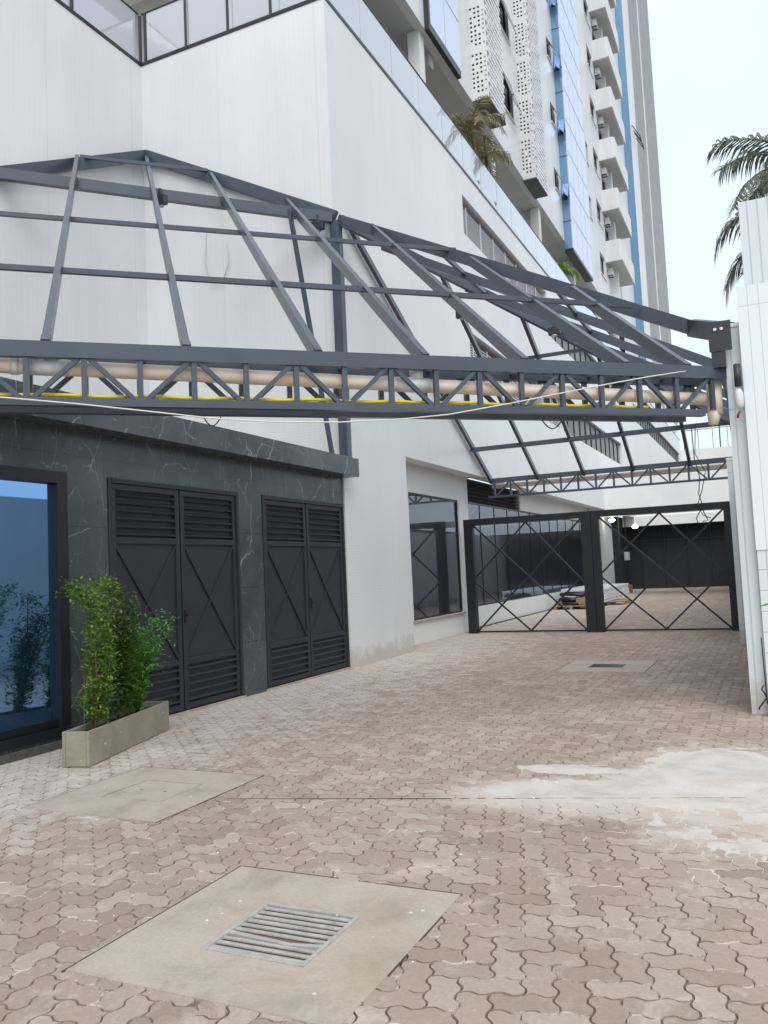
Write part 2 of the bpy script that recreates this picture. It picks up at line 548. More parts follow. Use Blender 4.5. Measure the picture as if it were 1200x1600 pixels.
def paver_mesh():
    a = .088
    prof = [(0, 0), (.16, a * .85), (.36, a), (.64, -a), (.84, -a * .85)]

    def outline(wu, hu):
        o = []
        for i in range(wu): o += [(i + t_, q) for t_, q in prof]
        for j in range(hu): o += [(wu + q, j + t_) for t_, q in prof]
        up_e = [p for i in range(wu) for p in [(i + t_, hu + q) for t_, q in prof]] + [(wu, hu)]
        o += up_e[::-1][:-1]
        lf_e = [p for j in range(hu) for p in [(q, j + t_) for t_, q in prof]] + [(0, hu)]
        o += lf_e[::-1][:-1]
        return o
    H, V = outline(2, 1), outline(1, 2)
    NV = len(H)

    def inset(poly, t):
        P = np.array(poly); o = []
        for i in range(len(P)):
            p0, p1, p2 = P[i - 1], P[i], P[(i + 1) % len(P)]
            e1 = (p1 - p0) / np.linalg.norm(p1 - p0); e2 = (p2 - p1) / np.linalg.norm(p2 - p1)
            n1 = np.array([-e1[1], e1[0]]); n2 = np.array([-e2[1], e2[0]])
            b = n1 + n2
            b /= max(b @ b / 2, .35)
            o.append(p1 + b * t)
        return np.array(o)
    U = .117
    rings = {k: (inset(p, .017), inset(p, .042), np.array(p).mean(0)) for k, p in (('H', H), ('V', V))}

    def inside(x, y, m=-.02):
        for s in SLABS:
            if s[0] - m < x < s[1] + m and s[2] - m < y < s[3] + m: return True
        return False
    verts, tones = [], []
    ANG = radians(15.7)

    def near_zone(x, y):
        return x > -2.1 and y < 5.36 + .281 * (x + 2.07)
    zones = [(0.0, (-1.0, 0.3), lambda x, y: not near_zone(x - .07, y + .07), -.0012),
             (ANG, (-2.07, 5.36), near_zone, .0012)]
    for ang, org, test, zo in zones:
        ca, sa = cos(ang), sin(ang)
        if ang == 0: ir, jr = range(-52, 37), range(-20, 392)
        else: ir, jr = range(-40, 45), range(-75, 8)
        for i in ir:
            for j in jr:
                k = (i + j) % 4
                if k not in (0, 2): continue
                bo, to, ce = rings['H' if k == 0 else 'V']
                def tr(p):
                    q = (p + (i, j)) * U
                    return np.stack([org[0] + q[..., 0] * ca - q[..., 1] * sa, org[1] + q[..., 0] * sa + q[..., 1] * ca], -1)
                c = tr(ce)
                if not (-6.75 < c[0] < 2.9) or not (-1.5 < c[1] < 45.9): continue
                if not test(c[0], c[1]) or inside(c[0], c[1], -.10): continue
                if c[0] > -.30 and c[1] > 9.0 and c[0] > .1: continue
                tz = rng.normal(0, .0007); tx, ty = rng.normal(0, .004, 2)
                b2, t2 = tr(bo), tr(to)
                zt = zo + tz + (t2[:, 0] - c[0]) * tx + (t2[:, 1] - c[1]) * ty
                verts.append(np.concatenate([np.c_[b2, np.full(NV, -.0085)], np.c_[t2, zt]]))
                tones.append(rng.random())
    n = len(verts)
    V3 = np.concatenate(verts).astype(np.float32)
    li = []
    for q in range(NV):
        q2 = (q + 1) % NV
        li += [q, q2, NV + q2, NV + q]
    li += list(range(NV, 2 * NV))
    li = np.array(li, np.int32)
    loops = (li[None, :] + 2 * NV * np.arange(n, dtype=np.int32)[:, None]).ravel()
    st = np.concatenate([np.arange(NV) * 4, [4 * NV]])
    starts = (st[None, :] + 5 * NV * np.arange(n)[:, None]).ravel().astype(np.int32)
    me = bpy.data.meshes.new('pavement')
    me.vertices.add(len(V3)); me.vertices.foreach_set('co', V3.ravel())
    me.loops.add(len(loops)); me.loops.foreach_set('vertex_index', loops)
    me.polygons.add(len(starts)); me.polygons.foreach_set('loop_start', starts)
    me.update(calc_edges=True)
    me.validate()
    me.polygons.foreach_set('use_smooth', np.zeros(len(me.polygons), bool))
    at = me.attributes.new('tone', 'FLOAT', 'FACE')
    at.data.foreach_set('value', np.repeat(np.array(tones, np.float32), NV + 1))
    at = me.attributes.new('edge', 'FLOAT', 'FACE')
    at.data.foreach_set('value', np.tile(np.array([1.0] * NV + [0.0], np.float32), n))
    me.materials.append(M['paver'])
    o = bpy.data.objects.new('pavement', me)
    COL.objects.link(o)
    tag(o, kind='structure')


paver_mesh()
g = MB(); g.bar((-3.6, 4.93, -.003), (.6, 6.11, -.003), .007, .009)
tag(g.build('paving_joint', M['joint']), kind='structure')


# spilt cement lying on the pavers and filling their joints: a thin uneven skin with its own outline
def fbm(x, y, scale, octs=6, gain=.62, seed=3):
    r_ = np.random.default_rng(seed)
    tot = np.zeros_like(x); amp, ns = 1.0, 0.0
    for o in range(octs):
        tab = r_.random((64, 64))
        u, v = x * scale + 17.3 * o, y * scale + 9.1 * o
        iu, iv = np.floor(u).astype(int), np.floor(v).astype(int)
        fu, fv = u - iu, v - iv
        fu, fv = fu * fu * (3 - 2 * fu), fv * fv * (3 - 2 * fv)
        g_ = lambda a_, b_: tab[a_ % 64, b_ % 64]
        tot += amp * ((g_(iu, iv) * (1 - fu) + g_(iu + 1, iv) * fu) * (1 - fv) + (g_(iu, iv + 1) * (1 - fu) + g_(iu + 1, iv + 1) * fu) * fv)
        ns += amp; amp *= gain; scale *= 2.03
    return tot / ns


def cement_skin():
    x0, x1, y0, y1, st = -2.7, 2.2, 4.0, 8.4, .016
    gx, gy = np.meshgrid(np.arange(x0, x1, st), np.arange(y0, y1, st), indexing='ij')
    def el(cx, cy, rx, ry, rot):
        ca, sa = cos(rot), sin(rot); dx, dy = gx - cx, gy - cy
        return 1 - np.sqrt(((dx * ca + dy * sa) / rx) ** 2 + ((dy * ca - dx * sa) / ry) ** 2)
    m_ = np.maximum.reduce([el(.05, 6.1, 1.25, 1.55, .3), el(.7, 5.35, 1.7, .95, .25), el(-1.25, 5.75, 1.05, .42, .15) - .10, el(-1.5, 6.35, .6, .22, .1) - .12])
    h = m_ + (fbm(gx, gy, 1.7) - .5) * 1.25 + (fbm(gx, gy, 14, 3, .6, 8) - .5) * .22
    z = -.0088 + np.clip((h - .0) / .30, 0, 1) * .0098 + np.clip((h - .4) / .5, 0, 1) * .0012 + (fbm(gx, gy, 30, 3, .6, 5) - .5) * .0012
    keep = h > .01
    nx, ny = gx.shape
    idx = np.arange(nx * ny).reshape(nx, ny)
    kq = keep[:-1, :-1] & keep[1:, :-1] & keep[:-1, 1:] & keep[1:, 1:]
    kq &= ~((gx[:-1, :-1] > -.30) & (gy[:-1, :-1] > 8.8))
    q = np.stack([idx[:-1, :-1][kq], idx[1:, :-1][kq], idx[1:, 1:][kq], idx[:-1, 1:][kq]], -1)
    used = np.unique(q); re_ = -np.ones(nx * ny, int); re_[used] = np.arange(len(used))
    vs = np.stack([gx, gy, z], -1).reshape(-1, 3)[used]
    me = bpy.data.meshes.new('cement_dust'); me.from_pydata(vs.tolist(), [], re_[q].tolist()); me.materials.append(M['cement'])
    for pl_ in me.polygons: pl_.use_smooth = True
    o = bpy.data.objects.new('cement_dust', me); COL.objects.link(o)
    tag(o, 'pale spilt cement lying over the pavers at the right', 'cement', kind='stuff')


cement_skin()


# concrete slabs with covers
def slab(name, ext, hole, label, gap=.0):
    x0, x1, y0, y1 = ext
    hx0, hx1, hy0, hy1 = hole
    t = thing(name, ((x0 + x1) / 2, (y0 + y1) / 2, 0), label, 'drain cover')
    m = MB()
    zt = .003
    m.box(x0, hx0, y0, y1, -.09, zt); m.box(hx1, x1, y0, y1, -.09, zt)
    m.box(hx0, hx1, y0, hy0, -.09, zt); m.box(hx0, hx1, hy1, y1, -.09, zt)
    m.build('slab', M['conc'], t)
    m = MB(); m.box(x0 - .013, x0 - .0005, y0 - .013, y1 + .013, -.02, .001); m.box(x1 + .0005, x1 + .009, y0 - .013, y1 + .013, -.02, .001); m.box(x0, x1, y1 + .0005, y1 + .016, -.02, .001); m.build('joint_filler', M['joint'], t)
    return t


def grate(t, hole, nb, bent=None, mat='ralu'):
    x0, x1, y0, y1 = hole
    m = MB(); m.box(x0, x1, y0, y1, -.12, -.085)
    m.build('pit', M['frame'], t)
    f = MB(); fw = .022; e = .001
    f.box(x0 + e, x1 - e, y0 + e, y0 + fw, -.03, .006); f.box(x0 + e, x1 - e, y1 - fw, y1 - e, -.03, .006)
    f.box(x0 + e, x0 + fw, y0 + fw, y1 - fw, -.03, .006); f.box(x1 - fw, x1 - e, y0 + fw, y1 - fw, -.03, .006)
    fr = f.build('grate_frame', M['ralu'], t)
    p = (y1 - y0 - 2 * fw) / nb
    gm = M[mat]
    for k in range(nb):
        y = y0 + fw + p * (k + .5)
        b = MB()
        if k == bent:
            b.bar((x0 + fw, y, -.002), ((x0 + x1) / 2 + .08, y - .014, -.008), p * .55, .012)
            b.bar(((x0 + x1) / 2 + .08, y - .014, -.008), (x1 - fw, y + .004, -.002), p * .55, .012)
        else:
            b.bar((x0 + fw, y, -.002 - .002 * random.random()), (x1 - fw, y + random.uniform(-.002, .002), -.002), p * random.uniform(.46, .56), .006)
        b.build('grate_bar', gm, fr)


h1 = (-2.29, -1.79, 2.92, 3.43)
t = slab('drain_slab', SLABS[0], h1, 'large concrete drain slab with a bent slatted metal grate, nearest in the paving')
grate(t, h1, 10, 3)
h2 = (-4.56, -4.02, 4.72, 5.22)
t = slab('manhole_slab', SLABS[1], h2, 'blank concrete manhole slab with a square concrete lid in front of the planter')
m = MB(); m.box(h2[0] + .011, h2[1] - .011, h2[2] + .011, h2[3] - .011, -.09, .0012)
lid = m.build('lid', M['conc'], t)
m = MB()
for xx in (-4.4, -4.18): m.box(xx - .014, xx + .014, 4.965, 4.972, .0012, .0025)
m.build('lifting_slot', M['dark_in'], lid)
h3 = (-2.58, -2.04, 12.42, 12.9)
t = slab('drain_slab', SLABS[2], h3, 'far small-looking concrete drain slab with a grey grate in front of the gate')
grate(t, h3, 9, None, 'steel')


# ------------------------------------------------------------------ podium building
def wall_strips(m, u0, u1, z0, z1, holes, put):
    cuts = sorted({u0, u1, *[h[0] for h in holes], *[h[1] for h in holes]})
    for a, b in zip(cuts[:-1], cuts[1:]):
        mid = (a + b) / 2
        zs = sorted([(h[2], h[3]) for h in holes if h[0] < mid < h[1]])
        z = z0
        for za, zb in zs:
            if za > z: put(a, b, z, za)
            z = zb
        if z1 > z: put(a, b, z, z1)


XW, YC, XI = -6.3, 12.12, -10.32      # right face, corner face, inner corner
PT = 11.45                            # parapet top
pod = thing('podium_building', (-9, 30, 0), 'white tiled podium with louvred openings and a glass balustrade beneath the tower', 'building')
ROW_A = [(19.1, 27.6, 9.78, 10.78), (27.9, 44.0, 9.3, 10.3), (47.0, 72.6, 9.25, 10.2)]
ROW_B = [(19.1, 29.0, 6.2, 7.32), (29.05, 42.0, 6.2, 7.3), (43.0, 73.0, 3.76, 3.80)]
m = MB()
wall_strips(m, 14.75, 74.0, 3.76, PT, ROW_A + ROW_B[:2], lambda a, b, c, d: m.box(XW - .3, XW, a, b, c, d))
m.box(XW - .3, XW, YC + .3, 14.75, 0, PT)                       # solid part at the corner
m.box(XI, XW, YC, YC + .3, 0, PT)                               # face towards the camera
m.box(XI - .3, XI, -6, YC, 0, PT)                               # return wall at the left
m.build('wall', M['tile'], pod)
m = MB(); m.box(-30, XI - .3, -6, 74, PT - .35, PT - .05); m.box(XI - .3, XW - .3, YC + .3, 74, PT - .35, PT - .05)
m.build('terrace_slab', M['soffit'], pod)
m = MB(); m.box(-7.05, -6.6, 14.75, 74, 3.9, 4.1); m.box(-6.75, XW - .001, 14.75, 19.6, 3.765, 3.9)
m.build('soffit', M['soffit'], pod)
# recessed ground-floor wall with a window
m = MB()
wall_strips(m, 14.75, 19.62, 0, 3.765, [(15.85, 18.92, .5, 3.18)], lambda a, b, c, d: m.box(-6.95, -6.75, a, b, c, d))
m.box(-7.8, -6.95, 19.42, 19.62, 0, 3.9)
m.build('recessed_wall', M['white_paint'], pod)
m = MB(); m.box(-6.83, -6.81, 15.85, 18.92, .5, 3.18)
wn = MB()
wn.box(-6.82, -6.78, 15.85, 18.92, .5, .54); wn.box(-6.82, -6.78, 15.85, 18.92, 3.14, 3.18)
wn.box(-6.82, -6.78, 15.85, 15.89, .54, 3.14); wn.box(-6.82, -6.78, 18.88, 18.92, .54, 3.14)
wf = wn.build('window', M['frame'], pod)
m.build('pane', M['dark_glass'], wf)
m = MB(); m.box(-6.80, -6.70, 15.8, 18.97, .46, .499); m.build('sill', M['conc'], wf)
m = MB(); m.box(-6.805, -6.79, 15.9, 18.87, 2.36, 2.40); m.build('transom', M['frame'], wf)
# long dark glass strip behind the gate
m = MB()
m.box(-7.25, -7.0, 19.62, 36.6, 0, .52); m.box(-7.25, -7.0, 25.3, 36.6, 3.26, 3.9)
m.box(-7.25, -7.0, 36.6, 42, 0, 3.9)
m.build('ground_floor_wall', M['white_paint'], pod)
gl = MB(); gl.box(-7.12, -7.08, 19.62, 36.6, .52, 3.26)
ow = gl.build('shop_window', M['dark_glass'], pod)
m = MB()
for k in range(13):
    y = 20.2 + k * 1.3
    m.box(-7.08, -7.065, y - .012, y + .012, .56, 3.22)
m.box(-7.08, -7.05, 19.62, 36.6, .52, .56); m.box(-7.08, -7.05, 19.62, 36.6, 3.22, 3.26)
m.build('mullion', M['frame'], ow)
lv = MB(); lv.box(-7.2, -7.15, 19.62, 25.3, 3.26, 3.9)
for k in range(6): lv.bar((-7.06, 19.62, 3.33 + k * .1), (-7.06, 25.3, 3.33 + k * .1), .09, .012, (.5, 0, 1))
lv.build('louvre', M['door_steel'], pod)
lv = MB(); lv.box(-6.998, -6.985, 37.0, 38.3, 3.0, 3.5)
for k in range(5): lv.bar((-6.975, 37.0, 3.05 + k * .1), (-6.975, 38.3, 3.05 + k * .1), .05, .012, (.5, 0, 1))
lv.build('louvre', M['door_steel'], pod)


def louvres(y0, y1, z0, z1, style):
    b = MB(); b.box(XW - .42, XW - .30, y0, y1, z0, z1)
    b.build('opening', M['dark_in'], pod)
    s = MB()
    if style == 'slat':
        nz = int((z1 - z0) / .075)
        for k in range(nz):
            z = z0 + .04 + k * (z1 - z0 - .17) / nz
            s.bar((XW - .12, y0, z), (XW - .12, y1, z), .02, .042, (-.35, 0, 1))
        y = y0 + .5
        while y < y1:
            s.box(XW - .107, XW - .08, y - .022, y + .022, z0, z1 - .13); y += 1.15
        f = s.build('louvre', M['louvre'], pod)
    else:
        y = y0 + .06
        while y < y1:
            s.box(XW - .15, XW - .12, y, y + .045, z0, z1 - .06); y += .11
        f = s.build('louvre', M['grey_panel'], pod)
        s = MB(); y = y0 + .03
        while y < y1:
            s.box(XW - .12, XW - .07, y, y + .05, z0, z1 - .06); y += 1.1
        s.box(XW - .14, XW - .07, y0, y1, z1 - .06, z1 - .001)
        s.build('louvre_frame', M['steel_dark'], f)


louvres(*ROW_A[0], 'slat'); louvres(*ROW_A[1], 'bar'); louvres(*ROW_A[2], 'bar')
louvres(*ROW_B[0], 'slat'); louvres(*ROW_B[1], 'bar')
# glass balustrade round the terrace: bottom rail, panels, top rail, posts
bal = MB()
for a in ((XI + .0, -6, XI, YC), (XI, YC, XW, YC), (XW, YC, XW, 74)):
    x0, y0, x1, y1 = a
    ox = -.05 if x0 == x1 else 0
    oy = .05 if y0 == y1 else 0
    bal.bar((x0 + ox * .35, y0 + oy * .35, PT + .035), (x1 + ox * .35, y1 + oy * .35, PT + .035), .06, .07)
    bal.bar((x0 + ox, y0 + oy, PT + 1.08), (x1 + ox, y1 + oy, PT + 1.08), .035, .025)
rail = bal.build('balustrade', M['frame'], pod)
for x, y in ((XI - .05, YC + .05), (XI + .08, YC + .05), (XI + 1.05, YC + .05), (XI + 2.0, YC + .05), (XW - 1.1, YC + .05), (XI - .05, YC - 1.7), (XI - .05, YC - 3.4)):
    m = MB(); m.box(x - .025, x + .025, y - .02, y + .02, PT + .07, PT + 1.065); m.build('balustrade_post', M['steel_dark'], rail)
y = YC + .1
while y < 73.9:
    m = MB(); y2 = min(y + 1.45, 73.95)
    m.box(XW - .058, XW - .046, y, y2 - .03, PT + .071, PT + 1.066); m.build('glass_panel', M['glass'], rail); y = y2
x = XI + .12
while x < XW - .1:
    m = MB(); x2 = min(x + 1.0, XW - .06)
    m.box(x, x2 - .03, YC + .046, YC + .058, PT + .071, PT + 1.066); m.build('glass_panel', M['glass'], rail); x = x2
y = YC - .05
while y > 3:
    m = MB(); m.box(XI - .058, XI - .046, y - 1.65, y - .03, PT + .071, PT + 1.066); m.build('glass_panel', M['glass'], rail); y -= 1.7

# ------------------------------------------------------------------ tower
XF, ZS = -7.1, 15.4
tw = thing('apartment_tower', (-14, 45, 0), 'tall white apartment tower with blue glass strips, perforated boxes and stacked balconies', 'building')
FL = [18.0 + 2.9 * k for k in range(-1, 13)]
holes = []
for k in range(0, 6):
    z = ZS + 1.9 + 2.9 * k
    holes.append((26.55, 27.75, z - .25, z + 1.1))
    holes.append((34.0, 34.75, z, z + .9))
for k in range(0, 7):
    holes.append((44.25, 45.75, FL[0] + 2.9 * k + 1.75, FL[0] + 2.9 * k + 2.95))
    holes.append((42.0, 42.6, FL[0] + 2.9 * k + 1.1, FL[0] + 2.9 * k + 2.2)) if k in (1, 2) else None
    holes.append((46.5, 50.2, FL[0] + 2.9 * k + .01 + 2.9, FL[0] + 2.9 * k + 2.3 + 2.9))
m = MB()
wall_strips(m, 13.5, 76.0, ZS, 58, holes, lambda a, b, c, d: m.box(XF - .25, XF, a, b, c, d))
m.box(-24, XF - .25, 13.5, 13.75, ZS, 58); m.box(-24, XF - .25, 75.75, 76, PT, 58); m.box(-24, -23.7, 13.75, 75.75, ZS, 58)
m.box(-23.7, XF - .25, 13.75, 75.75, 57.6, 57.9)
m.build('facade', M['plain'], tw)
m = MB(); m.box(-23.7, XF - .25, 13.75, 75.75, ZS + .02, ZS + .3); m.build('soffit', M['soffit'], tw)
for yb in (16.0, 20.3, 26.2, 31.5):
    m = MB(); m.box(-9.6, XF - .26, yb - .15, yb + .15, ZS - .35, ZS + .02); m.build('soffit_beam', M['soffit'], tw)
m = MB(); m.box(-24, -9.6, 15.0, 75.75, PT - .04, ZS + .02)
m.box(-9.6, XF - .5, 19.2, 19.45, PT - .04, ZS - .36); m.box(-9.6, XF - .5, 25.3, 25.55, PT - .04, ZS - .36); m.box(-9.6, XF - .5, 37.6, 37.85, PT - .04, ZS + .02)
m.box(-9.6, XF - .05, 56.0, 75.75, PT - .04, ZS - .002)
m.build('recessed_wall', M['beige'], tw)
m = MB(); m.box(-9.6, XF - .3, 13.9, 18.9, PT - .04, PT + 2.6); m.build('plant_room', M['grey_panel'], tw)
for yc in (19.3, 25.4, 31.4, 37.7, 44.0, 50.0):
    m = MB(); m.box(XF - .46, XF - .14, yc - .17, yc + .17, PT - .04, ZS - .001); m.build('column', M['white_paint'], tw)
for hz in holes:
    if hz is None: continue
    a, b, c, d_ = hz
    f = MB()
    e = .05
    f.box(XF - .17, XF - .1, a, b, c, c + e); f.box(XF - .17, XF - .1, a, b, d_ - e, d_)
    f.box(XF - .17, XF - .1, a, a + e, c + e, d_ - e); f.box(XF - .17, XF - .1, b - e, b, c + e, d_ - e)
    f.box(XF - .16, XF - .11, (a + b) / 2 - .02, (a + b) / 2 + .02, c + e, d_ - e)
    wf = f.build('window', M['frame'], tw)
    p = MB(); p.box(XF - .145, XF - .135, a + e, b - e, c + e, d_ - e); p.build('pane', M['win_glass'], wf)
    if b - a < 2:
        s = MB(); s.box(XF - .1, XF + .05, a - .03, b + .03, c - .05, c - .001); s.build('sill', M['white_paint'], wf)
    if b - a < 1.3 and random.random() < .75:      # hinged sash standing open
        s = MB(); s.bar((XF + .0, (a + b) / 2, d_ - .06), (XF + .34, (a + b) / 2, c + .12), (b - a) - .12, .02, (1, 0, 0)); s.build('sash', M['win_glass'], wf)

# perforated boxes
def perforated(ya, yb, zb, zt):
    xo = -6.6
    m = MB()
    # front face built as a lattice with real holes, panel by panel
    y = ya
    x0, x1 = XF + .001, xo
    z = zb
    hs_ = .034
    ncol = 4
    cw = (x1 - x0) / ncol
    while z < zt:
        rows = 9
        for r in range(rows):
            zr0 = z + .18 + r * .142; zr1 = zr0 + .142
            for c in range(ncol):
                cx = x0 + cw * (c + .5); cz = (zr0 + zr1) / 2
                if (r * 5 + c * 3) % 7 != 0:
                    m.box(cx - cw / 2, cx - hs_, y, y + .03, zr0, zr1); m.box(cx + hs_, cx + cw / 2, y, y + .03, zr0, zr1)
                    m.box(cx - hs_, cx + hs_, y, y + .03, zr0, cz - hs_); m.box(cx - hs_, cx + hs_, y, y + .03, cz + hs_, zr1)
                else:
                    m.box(cx - cw / 2, cx + cw / 2, y, y + .03, zr0, zr1)
        m.box(x0, x1, y, y + .03, z, z + .18)
        z += .18 + rows * .142
    sh = m.build('perforated_box', M['plain'], tw)
    s = MB()
    zz = zb
    while zz < zt:                                   # side screen of staggered blocks
        row = int(round((zz - zb) / .16))
        yy = ya + .03 + (.0 if row % 2 else .14)
        while yy < yb - .05:
            s.box(xo - .05, xo + .012 + .012 * ((row * 7 + int(yy * 13)) % 3 == 0), yy, min(yy + .2, yb), zz, zz + .1); yy += .26
        zz += .16
    s.box(xo - .1, xo - .051, ya + .03, yb, zb, zt)
    s.box(XF + .001, xo - .051, yb - .03, yb + .02, zb, zt)
    s.build('block_screen', M['plain'], sh)
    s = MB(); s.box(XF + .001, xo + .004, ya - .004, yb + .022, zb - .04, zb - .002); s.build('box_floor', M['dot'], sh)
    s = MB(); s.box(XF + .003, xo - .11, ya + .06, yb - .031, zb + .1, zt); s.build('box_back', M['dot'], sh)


perforated(23.05, 24.78, 15.45, 30)
perforated(28.5, 30.15, 15.3, 33)


def glass_bay(ya, yb, xo, zb, zt, fw, front, nrow, label_front):
    m = MB(); m.box(XF + .001, xo, ya, yb, zb, zb + fw); m.box(XF + .001, xo + .004, ya, ya + fw * .5, zb + fw, zt) if fw > .15 else None
    o = m.build('glass_bay', M['frame'], tw)
    m = MB(); m.box(xo - .04, xo, ya + (fw * .5 if fw > .15 else 0), yb, zb + fw, zt); m.build('side_glass', M['tower_pale'], o)
    m = MB()
    for k in range(1, 60):
        z = zb + fw + k * 1.45
        if z < zt: m.box(xo, xo + .008, ya + fw * .5, yb, z - .015, z + .015)
    ny = max(2, int((yb - ya) / 1.0))
    for k in range(1, ny): m.box(xo, xo + .006, ya + (yb - ya) * k / ny - .012, ya + (yb - ya) * k / ny + .012, zb + fw, zt)
    m.build('glazing_bar', M['soffit'], o)
    if front:
        m = MB(); m.box(XF + .001, xo - .04, ya, ya + .04, zb + fw, zt); m.build('front_glass', M[front], o)
        m = MB()
        z = zb + fw + 1.2; k = 0
        while z < zt:
            m.box(XF + .001, xo, ya - .008, ya, z - .02, z + .02); z += (1.1, 1.8)[k % 2]; k += 1
        m.build('glazing_bar', M['steel'], o)
        for k in range(0, 6):                       # open blue sashes
            z = ZS + 1.6 + 2.9 * k
            m = MB(); m.bar((xo - .17, ya - .0, z + .9), (xo - .17, ya - .3, z + .05), .24, .02, (0, -1, 0)); m.build('open_sash', M['navy'], o)


glass_bay(19.2, 21.65, -6.97, 15.36, 34, .22, None, 8, '')
glass_bay(35.2, 39.6, -6.74, 14.9, 50, .14, 'tower_blue', 8, '')
# far bay with its blue strip, white and grey bands
m = MB(); m.box(XF + .001, -6.6, 57.1, 57.14, PT, 58); st = m.build('glass_strip', M['tower_blue'], tw)
m = MB(); m.box(XF + .3, -6.61, 57.06, 57.1, PT, 58)
m2 = MB(); m2.box(XF + .001, -6.6, 57.14, 60.7, PT, 58); m2.box(XF + .001, -6.62, 66.3, 67.9, PT, 58); m2.build('white_band', M['plain'], tw)
m2 = MB(); m2.box(XF + .001, -6.55, 60.7, 66.3, PT, 58); m2.box(XF + .001, -6.56, 67.9, 75.9, PT, 58); m2.build('grey_band', M['grey_panel'], tw)
m2 = MB(); m2.box(XF + .003, XF + .02, 51.2, 57.0, PT, 58); m2.build('white_band', M['plain'], tw)
m2 = MB()
for ya_ in (58.0, 59.2):
    for dy in (0, .75): m2.bar((-6.58, ya_ + dy, 31.5), (-6.1, ya_ + dy, 30.6), .07, .05)
    m2.bar((-6.1, ya_, 30.6), (-6.1, ya_ + .75, 30.6), .06, .06)
m2.build('open_sash', M['frame'], tw)
# balconies
for z in [15.1] + FL[1:8]:
    f = MB()
    if z > 16: f.box(XF + .001, -6.2, 46.0, 50.7, z, z + .14)
    if z < 16: continue
    b = f.build('balcony', M['soffit'], tw)
    f = MB(); f.box(-6.28, -6.199, 45.98, 50.72, z - .02, z + 1.12); f.box(XF + .001, -6.28, 50.62, 50.72, z - .02, z + 1.12)
    f.build('balcony_parapet', M['white_paint'], b)
    f = MB(); f.box(XF + .001, -6.28, 45.98, 46.06, z - .03, z + 1.15)
    x = XF + .06
    while x < -6.3:
        f.box(x, x + .05, 45.965, 45.981, z - .05, z + 1.15); x += .11
    f.build('balcony_screen', M['plain'], b)
    f = MB(); f.box(XF + .001, -6.72, 47.6, 48.0, z - 1.76, z - .001); f.build('balcony_pier', M['white_paint'], b)

aclabel = 'white air conditioner hung under a balcony, %s from the bottom of the tower'
proto = None
for k, z in enumerate(FL[1:7]):
    loc = (-6.85, 46.75, z - .72)
    if proto is None:
        t = thing('air_conditioner', loc, '', 'air conditioner', 'air conditioners under the tower balconies')
        a = MB(); a.box(-7.08, -6.82, 46.4, 46.95, z - .62, z - .25); bd = a.build('housing', M['acwhite'], t, bevel=.02)
        a = MB(); a.lathe((0, 0, 0), [(.15, 0), (.15, .02), (.12, .03), (.04, .035)], 16)
        a.v = [(-6.95 + p[0] * .75, 46.4 - p[2], z - .435 + p[1]) for p in a.v]; a.build('fan_grille', M['louvre'], t)
        a = MB(); a.bar((-7.09, 46.5, z - .64), (-6.8, 46.5, z - .64), .04, .035); a.bar((-7.09, 46.85, z - .64), (-6.8, 46.85, z - .64), .04, .035); a.build('bracket', M['steel'], t)
        proto = t
    else:
        t = copy_tree(proto); t.location = loc
    t['label'] = aclabel % ('first', 'second', 'third', 'fourth', 'fifth', 'sixth')[k]
# end block beyond the podium, with a rail on its roof
eb = thing('end_building', (-2, 76, 0), 'plain white block closing the far end of the driveway with a thin roof railing', 'building')
m = MB(); m.box(XW + .01, 9, 74.1, 84, 0, 10.6); m.build('wall', M['white_paint'], eb)
m = MB()
x = XW + .3
while x < 9:
    m.box(x - .02, x + .02, 74.28, 74.32, 10.6, 12.25); x += 1.15
m.box(XW + .1, 9, 74.285, 74.315, 12.25, 12.3)
m.build('railing', M['steel'], eb)
m = MB(); m.tube([(-3.3, 78, 10.6), (-3.3, 78, 14.2)], .06, 6); m.tube([(-3.3, 78, 14.2), (-2.7, 78, 14.3)], .05, 6); m.box(-2.9, -2.4, 77.9, 78.1, 14.2, 14.32)
tag(m.build('roof_lamp_post', M['steel']), 'thin lamp post rising behind the railing of the far white block', 'lamp post')

# carport deck at the end of the driveway
cp = thing('carport', (-4, 40, 0), 'white covered carport behind the gate with a dark back wall', 'carport')
m = MB(); m.box(-6.98, 2.5, 36.2, 36.5, 3.7, 5.0); m.build('front_beam', M['white_paint'], cp)
m = MB(); m.box(-6.98, 2.5, 36.5, 39.8, 3.8, 4.4); m.box(-6.98, 2.5, 45.3, 46.3, 3.8, 4.4); m.build('roof_slab', M['white_paint'], cp)  # roof left open between the two slabs, a gap added to let skylight in
m = MB(); m.box(-6.98, 2.5, 45.0, 45.3, 3.3, 3.8); m.build('rear_beam', M['white_paint'], cp)
m = MB(); m.box(-6.98, 2.5, 39.8, 40.0, 3.62, 4.4); m.build('middle_beam', M['white_paint'], cp)
m = MB(); m.box(-9, 2.5, 46.0, 46.2, 0, 3.8); m.box(-7.3, -7.0, 42.1, 45.9, 0, 3.8); m.build('back_wall', M['dark_in'], cp)
m = MB(); m.box(-7.02, -6.7, 41.8, 42.1, 0, 3.8); m.build('post', M['door_steel'], cp)
m = MB()
for k in range(7): m.box(-6.2 + k * 1.15, -6.16 + k * 1.15, 45.93, 45.99, 0, 3.3)
m.box(-7, 2.4, 45.94, 45.99, 2.5, 2.58)
m.build('batten', M['door_steel'], cp)
